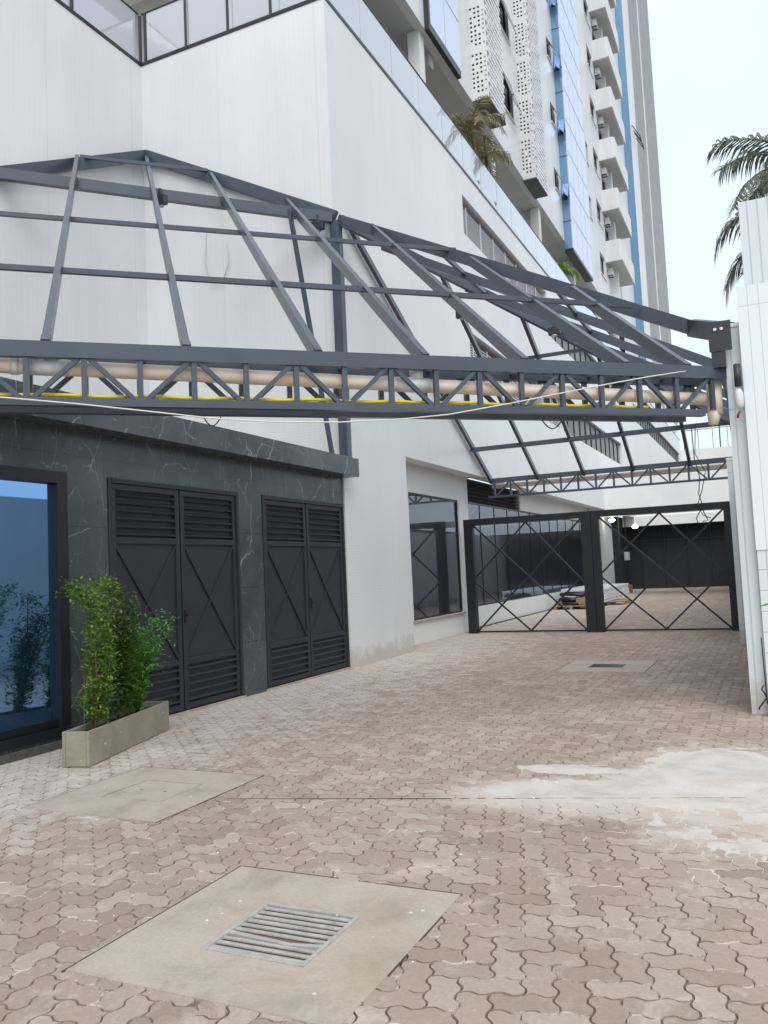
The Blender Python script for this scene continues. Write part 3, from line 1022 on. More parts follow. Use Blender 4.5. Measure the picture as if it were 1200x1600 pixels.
for k, (x, y, z, lb) in enumerate([(-6.6, 39.6, 3.55, 'lit white ceiling lamp, the left and larger one under the carport roof'), (-6.0, 42.6, 3.3, 'lit white ceiling lamp, the right and smaller one under the carport roof')]):
    t = thing('ceiling_lamp', (x, y, z), lb, 'lamp', 'lit lamps under the carport')
    a = MB(); a.lathe((x, y, z), [(.03, .0), (.10, -.03), (.15, -.10), (.11, -.17), (.03, -.19)], 12); a.build('bulb', M['lamp'], t, True)
    a = MB(); a.tube([(x, y, z - .01), (x, y, 3.95)], .025, 8); a.build('stem', M['white_paint'], t)
a = MB(); a.tube([(-6.25, 41, 3.8), (-6.27, 41, 1.95)], .012, 6); a.tube([(-6.2, 41, 3.8), (-6.23, 41, 1.95)], .012, 6)
t = thing('hanging_socket_box', (-6.25, 41, 1.7), 'pale socket box hanging on two cords from the carport ceiling', 'socket box')
a.build('cord', M['black'], t)
a = MB(); a.box(-6.36, -6.12, 40.95, 41.08, 1.55, 1.95); a.build('box', M['acwhite'], t, bevel=.02)
a = MB(); a.box(-6.31, -6.17, 40.94, 40.951, 1.65, 1.85); a.build('cover', M['white_paint'], t)
a = MB(); a.box(-6.52, -6.12, 41.0, 41.35, .0, .36)
t = thing('floor_box', (-6.3, 41.2, 0), 'pale cardboard box standing on the paving at the dark carport post', 'box')
a.build('box', M['wood'], t, bevel=.015)
a = MB(); a.box(-6.5, -6.33, 41.02, 41.33, .361, .375); a.box(-6.31, -6.14, 41.02, 41.33, .361, .378); a.build('flap', M['wood'], t)
a = MB(); a.tube([(-6.25, 41.15, .37), (-6.3, 41.15, .7), (-6.33, 41.12, 1.0)], .03, 6); a.build('tube', M['black'], t)

# pallets with sheets and a black bundle
def pallet(x0, x1, y0, y1, label):
    t = thing('wooden_pallet', ((x0 + x1) / 2, (y0 + y1) / 2, 0), label, 'pallet', 'pallets behind the gate')
    a = MB()
    for k in range(7):
        yy = y0 + (y1 - y0) * k / 7
        a.box(x0, x1, yy, yy + (y1 - y0) / 9, .10, .13)
    a.build('deck_board', M['wood'], t)
    for xx in (x0 + .06, (x0 + x1) / 2, x1 - .06):
        a = MB(); a.box(xx - .05, xx + .05, y0, y1, .0, .099); a.build('skid', M['wood'], t)


pallet(-6.72, -5.55, 27.75, 29.0, 'wooden pallet under a black bundle behind the left gate leaf')
pallet(-5.9, -4.75, 30.0, 31.4, 'wooden pallet end showing behind the middle gate post')
t = thing('black_bundle', (-6.2, 28.3, .13), 'bundle of black rolled material lying on a pallet behind the gate', 'bundle')
for k in range(14):
    a = MB(); y = 27.85 + random.random() * .9; x = -6.6 + random.random() * .2; z = .20 + random.random() * .34
    L_ = random.uniform(.55, .8)
    a.tube([(x, y, z), (x + L_ * .5, y + random.uniform(-.06, .06), z + random.uniform(-.03, .05)), (x + L_, y + random.uniform(-.1, .1), z + random.uniform(-.06, .06))], random.uniform(.045, .075), 8)
    a.build('roll', M['frame'], t, True)
a = MB(); a.box(-6.0, -5.62, 27.9, 28.8, .131, .36)
tag(a.build('board_stack', M['wood'], bevel=.02), 'short stack of pale boards beside the black bundle on the pallet', 'boards')
t = thing('sheet_stack', (-6.1, 31, 0), 'stack of long white wrapped sheets lying along the wall behind the pallet', 'sheets')
for k in range(5):
    a = MB(); o_ = .05 * random.random()
    a.box(-6.8 + o_, -5.3 + o_, 29.1 + o_, 34.5 + o_, .14 + k * .10, .232 + k * .10); a.build('sheet', M['sheet'], t, bevel=.012)

# ------------------------------------------------------------------ marble annex
AX = -6.33
an = thing('marble_annex', (-8, 6, 0), 'low annex clad in black veined marble with steel doors and a projecting roof band', 'building')
DOORS = [(6.73, 9.11, .03, 2.68), (9.68, 12.1, .03, 2.68)]
GLZ = (2.2, 6.16, .10, 2.68)
m = MB()
wall_strips(m, -1.0, 12.30, -.05, 3.12, DOORS + [GLZ], lambda a, b, c, d: m.box(AX - .3, AX, a, b, c, d))
m.build('wall', M['marble'], an)
m = MB(); m.box(-10.3, -6.05, -1.0, 12.11, 3.121, 3.42); m.box(XW + .012, -6.05, 12.11, 12.2, 3.121, 3.42)
m.build('roof_band', M['marble'], an, bevel=.006)
m = MB(); m.box(AX - .9, AX - .301, -1, 12.1, -.05, 3.12); m.build('inner_wall', M['dark_in'], an)
m = MB(); m.box(AX + .001, AX + .05, -1.0, 6.45, -.02, .07); m.build('door_step', M['step'], an)
# glass door
y0, y1, z0, z1 = GLZ
f = MB(); fx0, fx1 = AX - .12, AX + .02
f.box(fx0, fx1, y0 + .001, y1 - .001, z0 + .001, z0 + .09); f.box(fx0, fx1, y0 + .001, y1 - .001, z1 - .12, z1 - .001)
f.box(fx0, fx1, y1 - .13, y1 - .001, z0 + .09, z1 - .12); f.box(fx0, fx1, y0 + .001, y0 + .1, z0 + .09, z1 - .12)
f.box(fx0, fx1, 4.2, 4.28, z0 + .09, z1 - .12)
gd = f.build('glass_door', M['frame'], an, bevel=.004)
for a_, b_ in ((y0 + .1, 4.2), (4.28, y1 - .13)):
    p = MB(); p.box(AX - .06, AX - .05, a_, b_, z0 + .09, z1 - .12); p.build('pane', M['blue_glass'], gd)
p = MB(); p.box(AX - .05, AX - .03, 4.28, y1 - .13, z0 + .095, z0 + .17); p.build('bottom_rail', M['frame'], gd)


def steel_leaf(parent, a, b, z0, z1):
    X0, X1 = AX - .05, AX - .005
    f = MB(); w = .07
    zl0, zl1 = z0 + .52, z1 - .58
    f.box(X0, X1, a, b, z0, z0 + w); f.box(X0, X1, a, b, z1 - w, z1)
    f.box(X0, X1, a, a + w, z0 + w, z1 - w); f.box(X0, X1, b - w, b, z0 + w, z1 - w)
    f.box(X0, X1, a + w, b - w, zl0, zl0 + w); f.box(X0, X1, a + w, b - w, zl1 - w, zl1)
    d_ = f.build('door', M['door_steel'], parent, bevel=.004)
    s = MB(); s.box(X0 + .005, X0 + .022, a + w, b - w, zl0 + w, zl1 - w); s.build('panel', M['door_steel'], d_)
    for za, zb in ((zl1, z1 - w), (z0 + w, zl0)):
        s = MB(); n_ = int(round((zb - za) / .083)); h = (zb - za) / n_
        s.box(X0, X0 + .008, a + w, b - w, za, zb)
        for k in range(n_):
            zc = za + (k + .5) * h
            s.bar((X0 + .027, a + w, zc), (X0 + .027, b - w, zc), .052, .010, (.75, 0, 1))
        s.build('louvre', M['door_steel'], d_)
    s = MB()
    s.bar((X0 + .034, a + w, zl1 - w - .02), (X0 + .034, b - w, zl0 + w + .02), .03, .016, (1, 0, 0))
    s.build('cross_bar', M['door_steel'], d_)
    s = MB()
    s.bar((X0 + .029, a + w, zl0 + w + .02), (X0 + .029, b - w, zl1 - w - .02), .03, .016, (1, 0, 0))
    s.build('cross_bar', M['door_steel'], d_)
    return d_


for a, b, z0, z1 in DOORS:
    f = MB(); w = .05
    f.box(AX - .12, AX + .012, a + .001, a + w, z0, z1 - w); f.box(AX - .12, AX + .012, b - w, b - .001, z0, z1 - w); f.box(AX - .12, AX + .012, a + .001, b - .001, z1 - w, z1 - .001)
    fr = f.build('door_frame', M['door_steel'], an)
    f = MB(); f.box(AX - .2, AX + .015, a - .03, b + .03, -.045, z0 - .002); f.build('threshold', M['conc'], an)
    mid = (a + b) / 2
    steel_leaf(an, a + w + .004, mid - .012, z0 + .012, z1 - w - .004)
    d_ = steel_leaf(an, mid + .012, b - w - .004, z0 + .012, z1 - w - .004)
    h = MB(); h.box(AX - .005, AX + .02, mid + .03, mid + .06, 1.05, 1.2); h.bar((AX + .03, mid + .045, 1.14), (AX + .03, mid + .15, 1.14), .018, .018); h.tube([(AX, mid + .045, 1.14), (AX + .035, mid + .045, 1.14)], .01, 8)
    h.build('handle', M['black'], d_)
m = MB(); m.box(-10.2, -9.2, 11.2, 12.0, 3.421, 3.6); m.box(-6.95, -6.32, 11.95, 12.10, 3.421, 3.5); m.build('roof_upstand', M['wood'], an)

# ------------------------------------------------------------------ steel canopy
dT = Vector((sin(radians(47.5)), cos(radians(47.5)), 0)); nT = Vector((-dT.y, dT.x, 0)); O = Vector((-.41, 8.84, 0))


def TP(t, n_, z): return O + dT * t + nT * n_ + Vector((0, 0, z))


cn = thing('steel_canopy', (-4, 12, 0), 'unglazed dark grey steel canopy frame spanning the driveway between building and pillars', 'canopy')
TL, TRt = -7.62, .22
tp = MB(); tp.bar(TP(TL, .0, 3.378), TP(TRt, .0, 3.378), .07, .125)
trs = tp.build('truss', M['steel'], cn)


def sub(name, a, b, wd, ht, parent, mat='steel', up=(0, 0, 1)):
    m_ = MB(); m_.bar(a, b, wd, ht, up); return m_.build(name, M[mat], parent)


sub('top_chord', TP(TL, .30, 3.378), TP(TRt, .30, 3.378), .07, .125, trs)
sub('bottom_chord', TP(TL, .0, 2.97), TP(TRt - .35, .0, 2.97), .07, .065, trs)
sub('bottom_chord', TP(TL, .30, 2.97), TP(TRt - .35, .30, 2.97), .07, .065, trs)
node0, stp = -5.91, .4215
for k in range(-4, 15):
    t0 = node0 + stp * k
    if t0 < TL + .05: continue
    for nn in (.0, .30):
        if t0 < TRt - .05: sub('truss_post', TP(t0, nn, 3.003), TP(t0, nn, 3.315), .042, .042, trs, up=(dT.x, dT.y, 0))
        if k % 2 == 0:
            for sgn in (-1, 1):
                t1 = t0 + sgn * (stp - .05)
                if TL < t1 < TRt: sub('brace', TP(t0 + sgn * .045, nn, 3.315), TP(t1, nn, 3.003), .036, .036, trs, up=(nT.x, nT.y, 0))
    if k % 2 == 1: sub('tie', TP(t0 + .03, .036, 3.38), TP(t0 + .03, .264, 3.38), .03, .05, trs)
# rear truss along the gate
YR = 20.0
tp = MB(); tp.bar((XW + .02, YR, 3.69), (-.58, YR, 3.69), .07, .115); tr2 = tp.build('truss', M['steel'], cn)
sub('bottom_chord', (XW - .02, YR, 3.285), (-.58, YR, 3.285), .06, .05, tr2)
x = -.72; k = 0
while x > XW + .05:
    sub('truss_post', (x, YR, 3.31), (x, YR, 3.633), .045, .045, tr2, up=(0, 1, 0))
    if k % 2 == 0:
        for sgn in (-1, 1):
            if x + sgn * .37 < -.58 and x + sgn * .37 > XW: sub('brace', (x + sgn * .37, YR, 3.31), (x + sgn * .05, YR, 3.633), .035, .035, tr2, up=(0, 1, 0))
    x -= .418; k += 1
# main slope: rafters and purlins
BOT = [-6.19, -5.12, -4.02, -3.04, -2.06, -.97, -.26]
TOP = [(-10.26, 10.37, 8.88), (-10.2, 12.06, 9.62), (-8.74, 12.06, 8.93), (-7.17, 12.06, 8.07), (-5.52, 11.96, 7.2), (-3.64, 11.26, 6.03), (-2.14, 10.90, 5.2)]
RAFT = []
for i, (tb, q) in enumerate(zip(BOT, TOP)):
    a = TP(tb, .03, 3.44 + .02); b_ = Vector(q)
    dr = (b_ - a).normalized(); off = Vector((0, 0, -.05))
    RAFT.append((a, b_))
    sub('rafter', a + off, b_ + off, .06, .125, cn, up=(0, 0, 1))
    for sg in (-1, 1):
        c0 = a + dr * .07 + dT * (sg * .0345) + off
        sub('cleat', c0 - dr * .05, c0 + dr * .07, .008, .10, cn)


def lerp(a, b, s): return a + (b - a) * s


for lv_, zz, ta, tb in ((4.41, 6.31, -8.6, -.78), (1.97, 4.73, -7.55, .5)):
    cut = [ta] + [t_ for t_ in np.linspace(-6.2, tb, 7)]
    for p, q in zip(cut[:-1], cut[1:]):
        sub('purlin', TP(p, lv_, zz), TP(q, lv_, zz), .05, .055, cn)
# beams along the walls, level beam, corner column
WB = [(-10.26, 6.6, 6.9), (-10.26, 8.82, 7.98), (-10.2, 12.06, 9.70), (-6.22, 12.06, 7.60)]
for p, q in zip(WB[:-1], WB[1:]): sub('wall_beam', Vector(p) + Vector((0, 0, -.08)), Vector(q) + Vector((0, 0, -.08)), .08, .2, cn)
sub('level_beam', (-10.31, 8.66, 7.85), (-6.25, 11.98, 7.48), .1, .17, cn)
sub('purlin', (-10.25, 10.42, 8.88), (-8.78, 12.03, 8.96), .05, .055, cn)
sub('column', (-6.2, 12.03, 3.421), (-6.2, 12.03, 7.42), .16, .14, cn, up=(0, 1, 0))
sub('strut', (-6.6, 11.2, 7.4), (-6.28, 11.72, 3.43), .06, .06, cn, up=(0, 1, 0))
# hip beams and right-hand slope
HA, HB = Vector((-6.16, 12.07, 7.56)), Vector((-.68, 10.65, 4.44))
up_ = Vector((0, 0, -.10))
sub('hip_beam', HA + up_, HB + up_, .08, .17, cn)
sub('hip_beam', HB + up_ + Vector((.0, 0, 0)), Vector((-.22, 9.0, 3.9)) + up_, .1, .2, cn, 'steel_dark')
HC = Vector((-.5, 18.55, 4.40))
sub('hip_beam', HA + up_ + Vector((.02, .02, 0)), HC + up_, .08, .17, cn)
for Y0 in (12.95, 14.1, 15.3, 16.5, 17.6):
    z_at = lambda x_: 7.6 - .55 * (x_ + 6.3)
    xh = -6.3 + (3.95 - .53 * (20 - Y0)) / .55
    sub('rafter', (xh + .14, Y0, z_at(xh + .14) - .09), (-.46, Y0, z_at(-.46) - .09), .06, .13, cn)
for xp in (-2.5, -4.3):
    ya = HA.y + (HB.y - HA.y) * (xp - HA.x) / (HB.x - HA.x); yb = 20 - (3.95 - .55 * (xp + 6.3)) / .53
    sub('purlin', (xp, ya + .05, 7.6 - .55 * (xp + 6.3) - .06), (xp, yb, 7.6 - .55 * (xp + 6.3) - .06), .05, .07, cn)
sub('eave_beam', (-.44, 12.86, 4.22), (-.44, 18.6, 4.27), .09, .16, cn)
# rear slope
for x in (-6.22, -5.04, -3.92, -2.77, -1.52, -.55):
    yt = 12.45 if x < -6.2 else 20 - (3.95 - .55 * (x + 6.3)) / .53
    sub('rafter', (x, yt, 3.62 + .53 * (20 - yt)), (x, 20.03, 3.66), .07, .11, cn)
for yp in (18.64, 16.1):
    z_ = 3.65 + .53 * (20 - yp)
    xe = -.5 if yp > 18 else -6.3 + (3.95 - .53 * (20 - yp)) / .55
    sub('purlin', (XW + .03, yp, z_ - .05), (xe, yp, z_ - .05), .08, .10 if yp > 18 else .06, cn)
# post and fixing plate on the near pillar
sub('post', (-.33, 8.86, 3.42), (-.33, 8.86, 3.87), .13, .1, cn, 'steel_dark', (0, 1, 0))
pl = MB(); pl.box(-.41, -.2, 8.80, 8.815, 3.58, 3.88); pb = pl.build('fixing_plate', M['steel_dark'], cn)
for xx in (-.345, -.285):
    b_ = MB(); b_.tube([(xx, 8.80, 3.8), (xx, 8.785, 3.8)], .016, 10); b_.build('bolt', M['acwhite'], pb)

# pipe, conduit and cables on the truss
def pipe_z(t): return 3.135 - .0215 * (t - .1)


pp = thing('drain_pipe', TP(-3, .115, 3.2), 'beige plastic drain pipe running inside the front truss of the canopy', 'pipe')
m = MB(); m.tube([TP(t_, .115, pipe_z(t_)) for t_ in np.linspace(TL + .1, .06, 12)], .063, 16); m.build('pipe', M['pvc'], pp, True)
for tf in (-6.19, -3.15):
    zf = pipe_z(tf)
    m = MB(); m.tube([TP(tf - .16, .115, pipe_z(tf - .16)), TP(tf + .16, .115, pipe_z(tf + .16))], .068, 16); m.build('pipe_tee', M['pvc_white'], pp, True)
    m = MB(); m.tube([TP(tf + .05, .115, zf + .05), TP(tf + .05, .115, zf + .18)], .062, 14); m.build('pipe_branch', M['pvc_white'], pp, True); m = MB(); m.tube([TP(tf - .2, .115, pipe_z(tf - .2)), TP(tf - .26, .115, pipe_z(tf - .26))], .072, 16); m.build('pipe_collar', M['pvc_white'], pp, True)
m = MB(); m.tube([TP(.12, .12, 3.30), TP(.12, .12, 2.98)], .075, 16); m.build('pipe_elbow', M['pvc'], pp, True)
m = MB(); m.tube([TP(.10, .12, 3.0), TP(.09, .12, 2.94), TP(.08, .12, 2.88)], [.072, .058, .045], 14); m.build('pipe_outlet', M['pvc'], pp, True)
m = MB(); m.tube([(x_, YR + .14, 3.56) for x_ in np.linspace(XW + .05, -.62, 8)], .065, 12)
tag(m.build('drain_pipe', M['pvc'], None, True), 'beige plastic drain pipe behind the rear truss above the gate', 'pipe')
m = MB(); pts = []
for t_ in np.linspace(TL + .05, -.72, 60): pts.append(TP(t_, .062 + .006 * sin(t_ * 5), 3.036 + .005 * sin(t_ * 9)))
m.tube(pts, .015, 8); tag(m.build('yellow_conduit', M['yellow'], None, True), 'yellow corrugated conduit lying along the bottom chord of the front truss', 'conduit')
cz = [(-7.6, 3.08), (-6.51, 2.985), (-5.97, 2.945), (-5.4, 2.89), (-4.95, 2.845), (-4.43, 2.82), (-3.88, 2.825), (-3.3, 2.86), (-2.88, 2.905), (-2.25, 3.02), (-1.8, 3.11), (-1.24, 3.22), (-.8, 3.30), (-.36, 3.37)]
m = MB(); m.tube([TP(a, -.07, b) for a, b in cz], .006, 6); tag(m.build('white_cable', M['cable_white'], None, True), 'slack white cable hanging along the front truss of the canopy', 'cable')
m = MB(); m.tube([TP(-5.0 + .03 * i, .36, 3.0 - .14 * sin(pi * i / 7)) for i in range(8)], .006, 6)
tag(m.build('loose_wire', M['steel'], None, True), 'thin grey wire loop drooping behind the left half of the front truss', 'wire')
m = MB(); m.tube([TP(-1.75 + .04 * i, .34, 2.96 - .1 * sin(pi * i / 6)) for i in range(7)], .006, 6)
tag(m.build('loose_wire', M['black'], None, True), 'thin black wire loop drooping under the right half of the front truss', 'wire')
m = MB()
m.tube([(-1.32, 18.4, 4.3), (-1.3, 18.35, 3.6), (-1.22, 18.3, 3.2), (-1.26, 18.3, 2.85), (-1.2, 18.3, 2.6), (-1.34, 18.3, 2.35), (-1.3, 18.3, 2.2)], .011, 6)
m.tube([(-1.24, 18.4, 4.3), (-1.28, 18.35, 3.7), (-1.1, 18.3, 3.3), (-1.2, 18.3, 2.9), (-1.3, 18.3, 2.62), (-1.2, 18.3, 2.4), (-1.06, 18.3, 2.34)], .009, 6)
m.tube([(-1.3, 18.3, 2.66), (-1.2, 18.28, 2.5), (-1.12, 18.3, 2.3), (-1.22, 18.3, 2.28)], .011, 6)
tag(m.build('hanging_wires', M['black'], None, True), 'tangle of black wires hanging down in front of the right gate leaf', 'wires')
m = MB(); m.tube([(-8.9, 12.1, 7.9), (-8.93, 12.08, 7.3), (-8.8, 12.07, 6.9), (-8.55, 12.07, 6.85), (-8.4, 12.07, 7.2), (-8.45, 12.1, 7.6)], .01, 6)
tag(m.build('loose_wire', M['louvre'], None, True), 'grey wire loop hanging on the white wall near the canopy peak', 'wire')


def floodlight(loc, label, yaw):
    t = thing('floodlight', loc, label, 'floodlight', 'small floodlights under the canopy')
    l = Vector(loc)
    m_ = MB(); m_.box(l.x - .11, l.x + .11, l.y - .05, l.y + .05, l.z - .18, l.z - .03); m_.build('lamp_head', M['steel_dark'], t, bevel=.01)
    m_ = MB(); m_.lathe((l.x, l.y, l.z - .20), [(.05, 0), (.055, .02)], 14); m_.build('lens', M['acwhite'] if yaw else M['dark_glass'], t)
    m_ = MB(); m_.box(l.x - .02, l.x + .02, l.y - .03, l.y + .03, l.z - .03, l.z + .08); m_.build('bracket', M['steel_dark'], t)


floodlight((-4.84, 14.3, 6.32), 'small dark floodlight under the middle of the canopy with its dark face down', 0)
floodlight((-3.31, 15.0, 5.92), 'small dark floodlight with a pale round lens under the right canopy slope', 1)
floodlight((-8.12, 9.9, 7.5), 'small dark floodlight fixed under the level canopy beam at the left', 0)
floodlight((-6.42, 11.8, 7.42), 'small dark floodlight at the head of the canopy corner column', 0)

# ------------------------------------------------------------------ gate
def gate(x0, x1, left_post, right_post, label):
    t = thing('driveway_gate', ((x0 + x1) / 2, 18.75, 0), label, 'gate')
    Y0 = 18.72
    zt = 2.64
    a, b_ = x0, x1
    if left_post: m_ = MB(); m_.box(x0, x0 + left_post, Y0 - .07, Y0 + .07, 0, zt - .1); m_.build('gate_post', M['gate'], t); a = x0 + left_post
    if right_post: m_ = MB(); m_.box(x1 - right_post, x1, Y0 - .07, Y0 + .07, 0, zt - .1); m_.build('gate_post', M['gate'], t); b_ = x1 - right_post
    m_ = MB(); m_.box(x0, x1, Y0 - .075, Y0 + .075, zt - .1, zt + .04); m_.build('top_rail', M['gate'], t)
    m_ = MB(); m_.box(a, b_, Y0 - .03, Y0 + .03, .02, .055); m_.build('bottom_rail', M['gate'], t)
    W = b_ - a; H_ = zt - .1 - .055
    zb_ = .055
    def P_(u, v): return Vector((a + W * u, Y0, zb_ + H_ * v))
    # two crossed lattices: long diagonals and their corner diagonals
    segs = [((0, 1), (1, 0)), ((.5, 1), (1, .42)), ((0, .46), (.5, 0))]
    segs2 = [((0, 0), (1, 1)), ((.0, .5), (.5, 1)), ((.5, 0), (1, .5))]
    for (p, q) in segs:
        m_ = MB(); c1, c2 = P_(*p), P_(*q); c1.y -= .019; c2.y -= .019; m_.bar(c1, c2, .036, .036, (0, 1, 0)); m_.build('cross_bar', M['gate'], t)
    for (p, q) in segs2:
        m_ = MB(); c1, c2 = P_(*p), P_(*q); c1.y += .019; c2.y += .019; m_.bar(c1, c2, .036, .036, (0, 1, 0)); m_.build('cross_bar', M['gate'], t)


gate(-6.56, -3.58, .22, .22, 'left leaf of the black steel driveway gate with crossed bars, beside the white wall')
gate(-3.57, -.66, .16, .17, 'right leaf of the black steel driveway gate with crossed bars, beside the tiled pillars')

# ------------------------------------------------------------------ right-hand boundary
t = thing('tiled_pillar', (-.05, 9.1, 0), 'near tall pillar of grey-white tile carrying the front truss', 'pillar')
m = MB(); m.box(-.275, .25, 8.92, 9.45, 0, 3.83); m.build('shaft', M['pillar'], t)
m = MB(); m.box(-.285, .26, 8.91, 9.46, 3.83, 3.87); m.build('cap', M['white_paint'], t)
t = thing('tiled_pillar', (-.35, 15.9, 0), 'far shorter pillar of grey-white tile in front of the gate end', 'pillar')
m = MB(); m.box(-.585, -.1, 15.7, 16.2, 0, 3.22); m.build('shaft', M['pillar'], t)
m = MB(); m.box(-.595, -.09, 15.69, 16.21, 3.22, 3.26); m.build('cap', M['white_paint'], t)
m = MB(); m.box(-.25, -.08, 9.451, 15.69, 0, 3.22); m.box(-.42, -.2, 16.211, 46, 0, 3.22)
tag(m.build('boundary_wall', M['plain']), 'white tiled boundary wall running along the right side of the driveway behind the pillars', 'wall')
nb = thing('neighbour_wall', (1.5, 9.0, 0), 'bright white panelled wall above tile courses at the right edge of the driveway', 'wall')
m = MB(); m.box(-.118, 4.5, 8.84, 8.91, 0, 1.59); m.build('tile_base', M['course'], nb)
m = MB(); m.box(-.125, 4.5, 8.83, 8.905, 1.592, 4.2); m.build('upper_panel', M['pillar_clean'], nb)
m = MB(); m.box(-.05, 4.5, 9.47, 12, 3.9, 5.3); m.build('upper_block', M['pillar'], nb)
m = MB(); m.tube([(-.14, 8.82, .75), (-.135, 8.82, .45), (-.13, 8.82, .12)], .006, 6)
m.tube([(-.15, 8.8, .30), (-.17, 8.8, .26), (-.145, 8.8, .22), (-.13, 8.8, .18), (-.17, 8.79, .13), (-.2, 8.79, .09), (-.205, 8.79, .07)], .008, 6)
tag(m.build('cut_wire', M['black'], None, True), 'short black cut wire curling at the foot of the near pillar', 'wire')
jb = thing('junction_fitting', (-.2, 8.75, 3.05), 'white bottle-shaped electrical fitting with a red base at the truss end', 'electrical fitting')
m = MB(); m.lathe((-.17, 8.76, 2.98), [(.02, .0), (.035, .02), (.042, .06), (.04, .15), (.02, .19)], 14); m.build('body', M['acwhite'], jb, True)
m = MB(); m.tube([(-.17, 8.76, 2.95), (-.19, 8.76, 2.92), (-.195, 8.75, 2.89)], .013, 8); m.build('red_lead', M['red'], jb, True)
m = MB(); m.tube([(-.17, 8.77, 3.2), (-.17, 8.79, 3.42)], .035, 10); m.build('sleeve', M['steel_dark'], jb, True)


# ------------------------------------------------------------------ plants
def leaves(name, mat, parent, centres, per, spread, size, droop=0, narrow=.45):
    vs, fs, tn = [], [], []
    for c, s in centres:
        for _ in range(int(per * s)):
            p = Vector(c) + Vector((random.gauss(0, 1), random.gauss(0, 1), random.gauss(0, .9))) * spread * s
            az = random.uniform(0, 2 * pi); el = random.uniform(-.5, .9) - droop
            d_ = Vector((cos(az) * cos(el), sin(az) * cos(el), sin(el)))
            sd_ = d_.cross(Vector((0, 0, 1))).normalized() * 1.0
            sd_ = (sd_ + Vector((random.uniform(-.4, .4), random.uniform(-.4, .4), random.uniform(-.5, .5)))).normalized()
            L_ = size * random.uniform(.6, 1.3)
            o = len(vs)
            vs += [p, p + d_ * L_ * .5 + sd_ * L_ * narrow * .5, p + d_ * L_, p + d_ * L_ * .5 - sd_ * L_ * narrow * .5]
            fs.append((o, o + 1, o + 2, o + 3)); tn.append(min(1, max(0, random.gauss(.5, .27))))
    m_ = MB(); m_.add(vs, fs); o = m_.build(name, mat, parent)
    at = o.data.attributes.new('tone', 'FLOAT', 'FACE'); at.data.foreach_set('value', tn)
    return o


pa = radians(15.8)
px, py = Vector((-sin(pa), cos(pa), 0)), Vector((-cos(pa), -sin(pa), 0))     # long axis, short axis
P1 = Vector((-5.38, 5.44, 0))


def PL(u, v, z): return P1 + px * u + py * v + Vector((0, 0, z))


t = thing('planter_box', PL(.82, .17, 0), 'long rough concrete planter box standing by the glass door', 'planter')
m = MB(); LL, WW, HH, th = 1.65, .25, .30, .03
def obox(m_, u0, u1, v0, v1, z0, z1):
    m_.add([PL(u0, v0, z0), PL(u0, v1, z0), PL(u1, v1, z0), PL(u1, v0, z0), PL(u0, v0, z1), PL(u0, v1, z1), PL(u1, v1, z1), PL(u1, v0, z1)],
           [(0, 3, 2, 1), (4, 5, 6, 7), (0, 1, 5, 4), (1, 2, 6, 5), (2, 3, 7, 6), (3, 0, 4, 7)])
obox(m, 0, LL, 0, th, .004, HH); obox(m, 0, LL, WW - th, WW, .004, HH); obox(m, 0, th, th, WW - th, .004, HH); obox(m, LL - th, LL, th, WW - th, .004, HH)
m.build('box', M['planter'], t, bevel=.006)
m = MB(); obox(m, th, LL - th, th, WW - th, .06, HH - .05); m.build('soil', M['soil'], t)


def shrub(u, v, stems, label, mat, per, spread, size):
    base = PL(u, v, HH - .06)
    t_ = thing('potted_shrub', base, label, 'shrub', 'shrubs in the planter box')
    st_ = MB(); cs = []
    for tip, lean, fat in stems:
        tip = Vector(tip); a = base + Vector((random.uniform(-.05, .05), random.uniform(-.05, .05), 0))
        mid = lerp(a, tip, .5) + Vector((random.uniform(-.05, .05), random.uniform(-.05, .05), 0)) + Vector(lean)
        pts = []
        for i in range(9):
            s = i / 8
            pts.append((1 - s) ** 2 * a + 2 * s * (1 - s) * mid + s * s * tip)
        st_.tube(pts, [.011 * (1 - .8 * i / 8) + .002 for i in range(9)], 6)
        for i in range(1, 9):
            f = fat[i] if isinstance(fat, (list, tuple)) else fat
            if f > 0: cs.append((pts[i], f))
            for _ in range(2):
                if f > 0 and random.random() < .7:
                    az = random.uniform(0, 2 * pi); e = pts[i] + Vector((cos(az) * .12, sin(az) * .12, random.uniform(.0, .1))) * f
                    st_.tube([pts[i], e], .003, 4); cs.append((e, f * .75))
    st_.build('stem', M['bark'], t_, True)
    leaves('foliage', mat, t_, cs, per, spread, size)
    return t_


# world positions of tips estimated from planter coordinates
shrub(.34, .12, [(PL(.16, .10, 1.50), (.03, .05, .1), [0, .5, .7, .75, .75, .65, .5, .75, .95]), (PL(.66, .12, 1.47), (0, -.03, .05), [0, .5, .7, .75, .75, .6, .7, .9, .8]), (PL(.40, .08, 1.1), (0, 0, 0), [0, .5, .7, .7, .6, .7, .8, .6, .5])],
      'tall yellow-green shrub at the left end of the planter box', M['leaf'], 105, .078, .052)
shrub(.80, .13, [(PL(.90, .14, 1.40), (0, 0, 0), [0, .5, .7, .8, .8, .8, .7, .7, .6]), (PL(1.08, .14, 1.3), (0, 0, 0), [0, .5, .6, .8, .8, .8, .6, .6, .5]), (PL(.85, .1, 1.0), (0, 0, 0), .6)],
      'dark green shrub in the middle of the planter box', M['leaf_dark'], 110, .085, .052)
shrub(1.12, .12, [(PL(1.34, .06, .98), (0, 0, 0), [0, .3, .3, .3, .3, .4, .7, 1.15, 1.3]), (PL(1.16, .12, .66), (0, 0, 0), .4), (PL(1.25, .1, .93), (0, 0, 0), [0, .2, .3, .3, .3, .4, .8, 1.1, 1.1])],
      'shrub with a bright green bushy head at the right end of the planter box', M['leaf_bright'], 170, .088, .046)


